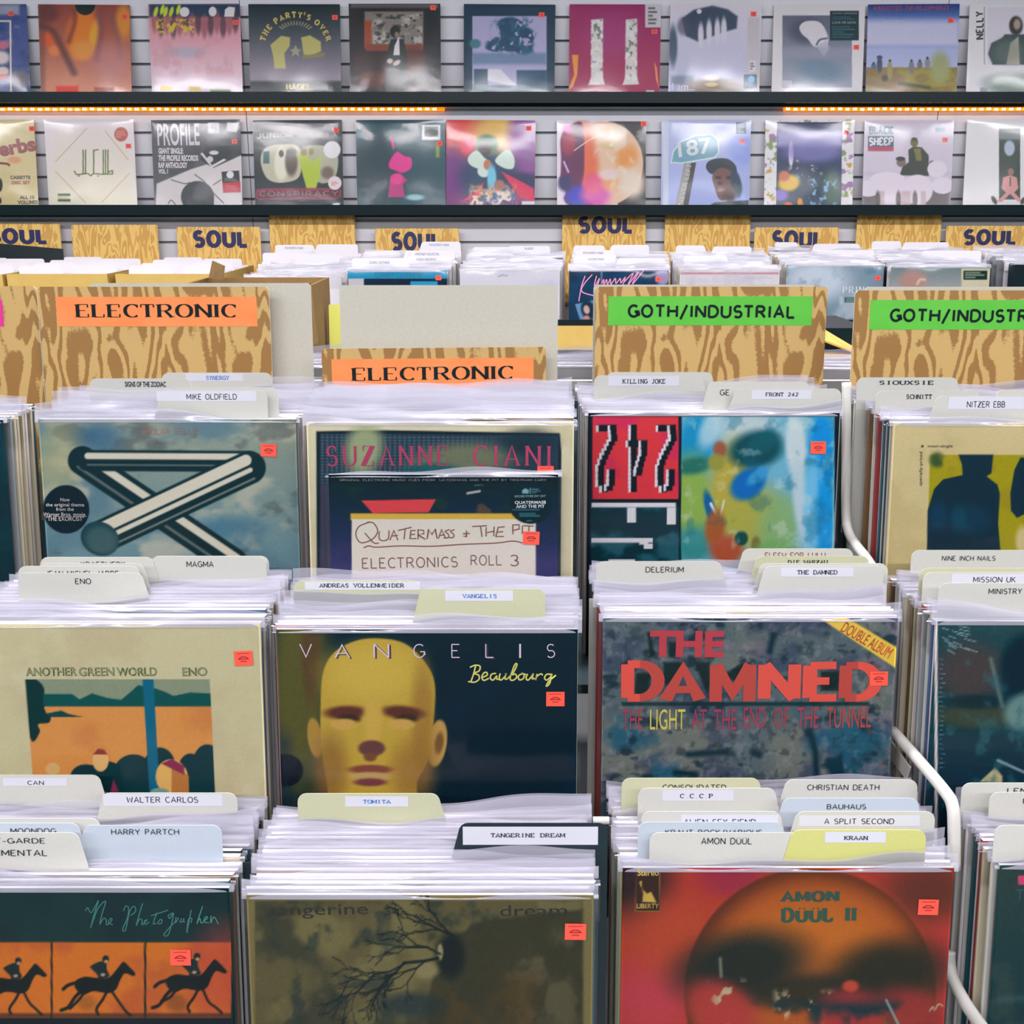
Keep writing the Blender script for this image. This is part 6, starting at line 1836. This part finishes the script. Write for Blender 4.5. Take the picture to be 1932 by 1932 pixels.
BG = 'brown boxes of tabbed cards'
BOXES = (('brown box of white cards cut off at the left edge below the black board', -190, 4, 518, 60, 4, 93),
         ('brown box of white cards second from left below the plain wood-grain card', 12, 202, 517, 0, 2, 210),
         ('brown box of white cards right of the gap, below the whole left SOUL card', 217, 418, 517, 0, 3, 330))
for bi, (lab, xl, xr, top, _, _, _) in enumerate(BOXES):
    P0, w = open_box(lab, xl, xr, top, 3.56, .45, .31, M_TAN, group=BG)
    for k in range(7):
        y = 3.60 + k * .062
        z = P0.z + .006 + .0015 * k + rnd.uniform(0, .004)
        for s, ll, rr in (('R', .01, .145), ('L', .165, .30)):
            if (k + (s == 'L')) % 2: continue
            Mx = Matrix.Translation((P0.x + w / 2, y, z - .235)) @ Matrix.Rotation(-R(6), 4, 'X')
            o = plate('divider_card', card_shape(.152, .222, ll - .155, rr - .155, .026, s, .008), .0008, M_WHITECARD, Mx)
            tag(o, 'white tabbed card standing in the ' + ('brown box at the left edge', 'second brown box from left', 'brown box below the left SOUL card')[bi], 'divider card', 'white tabbed cards in ' + ('the box at the left edge', 'the second box from left', 'the third box from left')[bi])
    for k in range(5):
        filed_record(Matrix.Translation((P0.x + w / 2, 3.631 + k * .062, P0.z - .303 + .0015 * k)) @ Matrix.Rotation(-R(6), 4, 'X') @ Matrix.Scale(.9, 4), 'white', PROTO_S[k], 'pale sleeved record in the ' + ('brown box at the left edge', 'second brown box from left', 'brown box below the left SOUL card')[bi], FB + ('front of the left edge box', 'front of the second box', 'front of the third box')[bi])
p = at_y(60, 470, 4.1)
q = [at_y(-40, 456, 4.065), at_y(118, 469.5, 4.065), at_y(118, 492, 4.04), at_y(-40, 486, 4.04)]
zb = q[2].z - .16
blk = MB().panel((q[0].x, 4.035, zb), (q[1].x, 4.035, zb), q[1], q[0], .006).build('black_board', M_SHELF)
tag(blk, 'black board leaning in front of the far left SOUL card', 'board')

# ---- open brown carton behind the grey board
cx0, cx1, cy0, cy1 = at_y(300, 523, 2.02).x, at_y(615, 523, 2.3).x, 2.02, 2.34
ct = at_y(600, 524, 2.33).z
ch = .135
root = tag(empty('open_carton', Matrix.Translation((cx0, cy0, ct - ch))), 'open empty brown carton standing behind the taller ELECTRONIC card', 'cardboard box')
w, dp, t = cx1 - cx0, cy1 - cy0, .006
MB().box(0, dp - t, 0, w, dp, ch).build('back_wall', M_KRAFT, root)
MB().box(0, 0, 0, t, dp - t, ch).build('side_wall', M_KRAFT, root)
MB().box(w - t, 0, 0, w, dp - t, ch).build('side_wall', M_KRAFT, root)
MB().box(t, 0, 0, w - t, t, ch * .55).build('front_wall', M_KRAFT, root)
MB().box(t, t, 0, w - t, dp - t, t).build('bottom', M_KRAFT, root)
MB().panel((t + .002, dp - .02, ch), (t + .05, dp - .10, ch + .002), (t + .055, dp - .1, ch + .03), (t + .012, dp - .02, ch + .035), .003).build('flap', M_KRAFT, root)
MB().panel((w + .002, .0, ch - .10), (w + .020, .04, ch - .1), (w + .012, .04, ch + .012), (w + .002, .0, ch + .012), .003).build('flap', M_KRAFT, root)
yp = [at_y(620, 575, 2.26), at_y(652, 573, 2.26)]
yp += [Vector((yp[1].x, 2.25, ct - ch)), Vector((yp[0].x, 2.25, ct - ch))]
sp = MB().panel(yp[3], yp[2], yp[1], yp[0], .004).build('note_card', material('yellow_green_card', (206, 206, 96), .6))
tag(sp, 'yellow green card standing between the carton and the blank grey board', 'card')

# ---- the soul rack itself
zb0 = at_y(1088, 606, 3.55).z
root = tag(empty('wall_rack', Matrix.Translation((0, 3.50, 0))), 'long dark bin rack with a tan front board carrying the soul records by the wall', 'record rack')
MB().box(-2.3, .02, .0, 2.3, .66, .98).build('body', M_DARKMETAL, root)
fb0, fb1 = at_y(1088, 660, 3.49).z, at_y(1088, 615, 3.49).z
xa, xb_ = at_y(560, 640, 3.49).x, at_y(1150, 640, 3.49).x
MB().box(xa, -.012, fb0, xb_, .0, fb1).build('front_board', M_TAN, root)
MB().box(xa, .0, fb0 - .02, xb_, .03, fb0).build('board_shade', M_KRAFT, root)  # brown strip standing in for the shade below the front board
MB().box(-2.3, .0, .98, 2.3, .66, 1.0).build('bin_floor', M_DARKMETAL, root)
MB().box(-2.3, .0, 1.0, 2.3, .012, fb1 + .018).build('front_edge', M_SHELF, root)
fl = [at_y(1540, 612, 2.6), at_y(1612, 655, 2.6), at_y(1612, 664, 2.55), at_y(1540, 636, 2.55)]
blackbox = MB().box(at_y(1535, 625, 2.62).x, 2.62, 0, at_y(1640, 625, 2.62).x, 2.9, at_y(1580, 619, 2.62).z).build('black_cabinet', M_SHELF)
tag(blackbox, 'black cabinet seen between the two GOTH/INDUSTRIAL cards below the silver record', 'cabinet')
root = tag(empty('torn_carton', Matrix.Translation((fl[0].x, 2.5, at_y(1580, 675, 2.5).z - .12))), 'tan carton with a raised flap between the two GOTH/INDUSTRIAL cards', 'cardboard box')
o0 = Vector((fl[0].x, 2.5, at_y(1580, 675, 2.5).z - .12))
MB().box(0, 0, 0, .16, .1, .12).build('box_wall', M_TAN, root)
MB().panel(fl[3] - o0, fl[2] - o0, fl[1] - o0, fl[0] - o0, .004).build('flap', M_TAN, root)

# ================================================================== the tiered front rack
root = tag(empty('record_rack', Matrix.Translation((0, 1.0, 0))), 'white metal tiered rack holding the three front rows of record bins', 'record rack')


def zlow(keys): return min((bins[k].M.translation.z) for k in keys)


def ylo(keys): return min(bins[k].M.translation.y for k in keys)


tiers = (('a0', 'a1', 'a2', 'a3', 'a4'), ('b1', 'b2', 'b3', 'b4'), ('c1', 'c2', 'c3', 'c4'))
for i, ks in enumerate(tiers):
    z, y = zlow(ks) - .003, ylo(ks)
    MB().box(-1.15, y + .008 - 1.0, z - .012, 1.35, y + (.24 if i == 0 else .165) - 1.0, z).build('tier_shelf', M_DARKMETAL, root)
    rz = at_y(1090, 727, 1.60)
MB().box(-1.15, .60, rz.z - .0065, 1.35, .612, rz.z + .0065).build('back_rail', M_WHITEMETAL, root)
MB().box(-1.15, .585, .95, 1.35, .597, rz.z - .02).build('back_panel', M_DARKMETAL, root)
MB().box(-1.15, .66, .94, 1.35, 1.4, .955).build('rear_shelf', M_WHITEMETAL, root)
MB().box(-1.15, .98, 1.0, at_y(640, 655, 2.0).x, 1.38, ct - ch - .001).build('rear_stand', M_DARKMETAL, root)
MB().box(fl[0].x - .05, 1.42, 1.0, fl[0].x + .22, 1.61, o0.z - .0005).build('rear_stand', M_DARKMETAL, root)
MB().box(-1.15, 1.4, .94, 1.35, 1.615, .955).build('rear_shelf', M_WHITEMETAL, root)
for x in (-1.1, 1.3):
    for y in (-.2, 1.3): MB().tube([(x, y, 0), (x, y, .95 if y > 0 else .62)], .016, 10).build('leg', M_WHITEMETAL, root, smooth=True)
    MB().box(x - .012, -.22, .55, x + .012, 1.32, .64).build('side_beam', M_WHITEMETAL, root)
O = Vector((0, 1.0, 0))
RODS = ([(1597, 722), (1597, 800), (1596, 960), (1600, 1000), (1612, 1024), (1638, 1058), (1650, 1085), (1652, 1130), (1652, 1180)],
        [(1686, 1380), (1740, 1442), (1784, 1495), (1797, 1520), (1800, 1560), (1800, 1640)],
        [(1791, 1795), (1792, 1822), (1800, 1852), (1826, 1900), (1862, 1950)])
RODX = ((.434,) * 9, (.424, .4275, .4325, .4345, .4345, .4345), (.443,) * 5)
RODS = [[(px, py, x * F / (px - 966)) for (px, py), x in zip(rd, xw)] for rd, xw in zip(RODS, RODX)]
for rd in RODS:
    MB().tube(smooth_path([tuple(at_d(*p) - O) for p in rd], 5), .0062, 12).build('divider_rod', M_WHITEMETAL, root, smooth=True)
pl = [at_d(px, py, .4248 * F / (px - 966)) - O for px, py in ((1672, 1420), (1680, 1398), (1716, 1448), (1708, 1470))]
MB().panel(pl[0], pl[3], pl[2], pl[1], .002).build('divider_plate', M_WHITEMETAL, root)
for px, py, d in ((1134, 1548, 1.11),):
    c = at_d(px, py, d) - O
    MB().tube([c - Vector((.008, 0, 0)), c + Vector((.008, 0, 0))], .004, 8).build('divider_rod', M_IVORY, root, smooth=True)

# ---- records on the far side of the front rack, seen through the gaps
for gi, (px, lab) in enumerate(((600, 'pale sleeved record seen in the gap beside the lower ELECTRONIC card'), (1092, 'pale sleeved record seen in the gap left of the GOTH/INDUSTRIAL card'), (1588, 'pale sleeved record seen in the gap between the GOTH/INDUSTRIAL cards'))):
    for k in range(4):
        y = 1.72 + k * .03
        P = at_y(px + (30 if gi < 2 else 20) - 12 * k, 690 - 6 * k + (4 if gi == 2 else 0), y)
        filed_record(Matrix.Translation((P.x + (.10 if gi == 2 else -.09 if gi == 1 else -.03), y, P.z - W)), 'white', PROTO_S[(k + gi) % 8], lab, 'records on the far side of the front rack ' + ('left', 'middle', 'right')[gi])
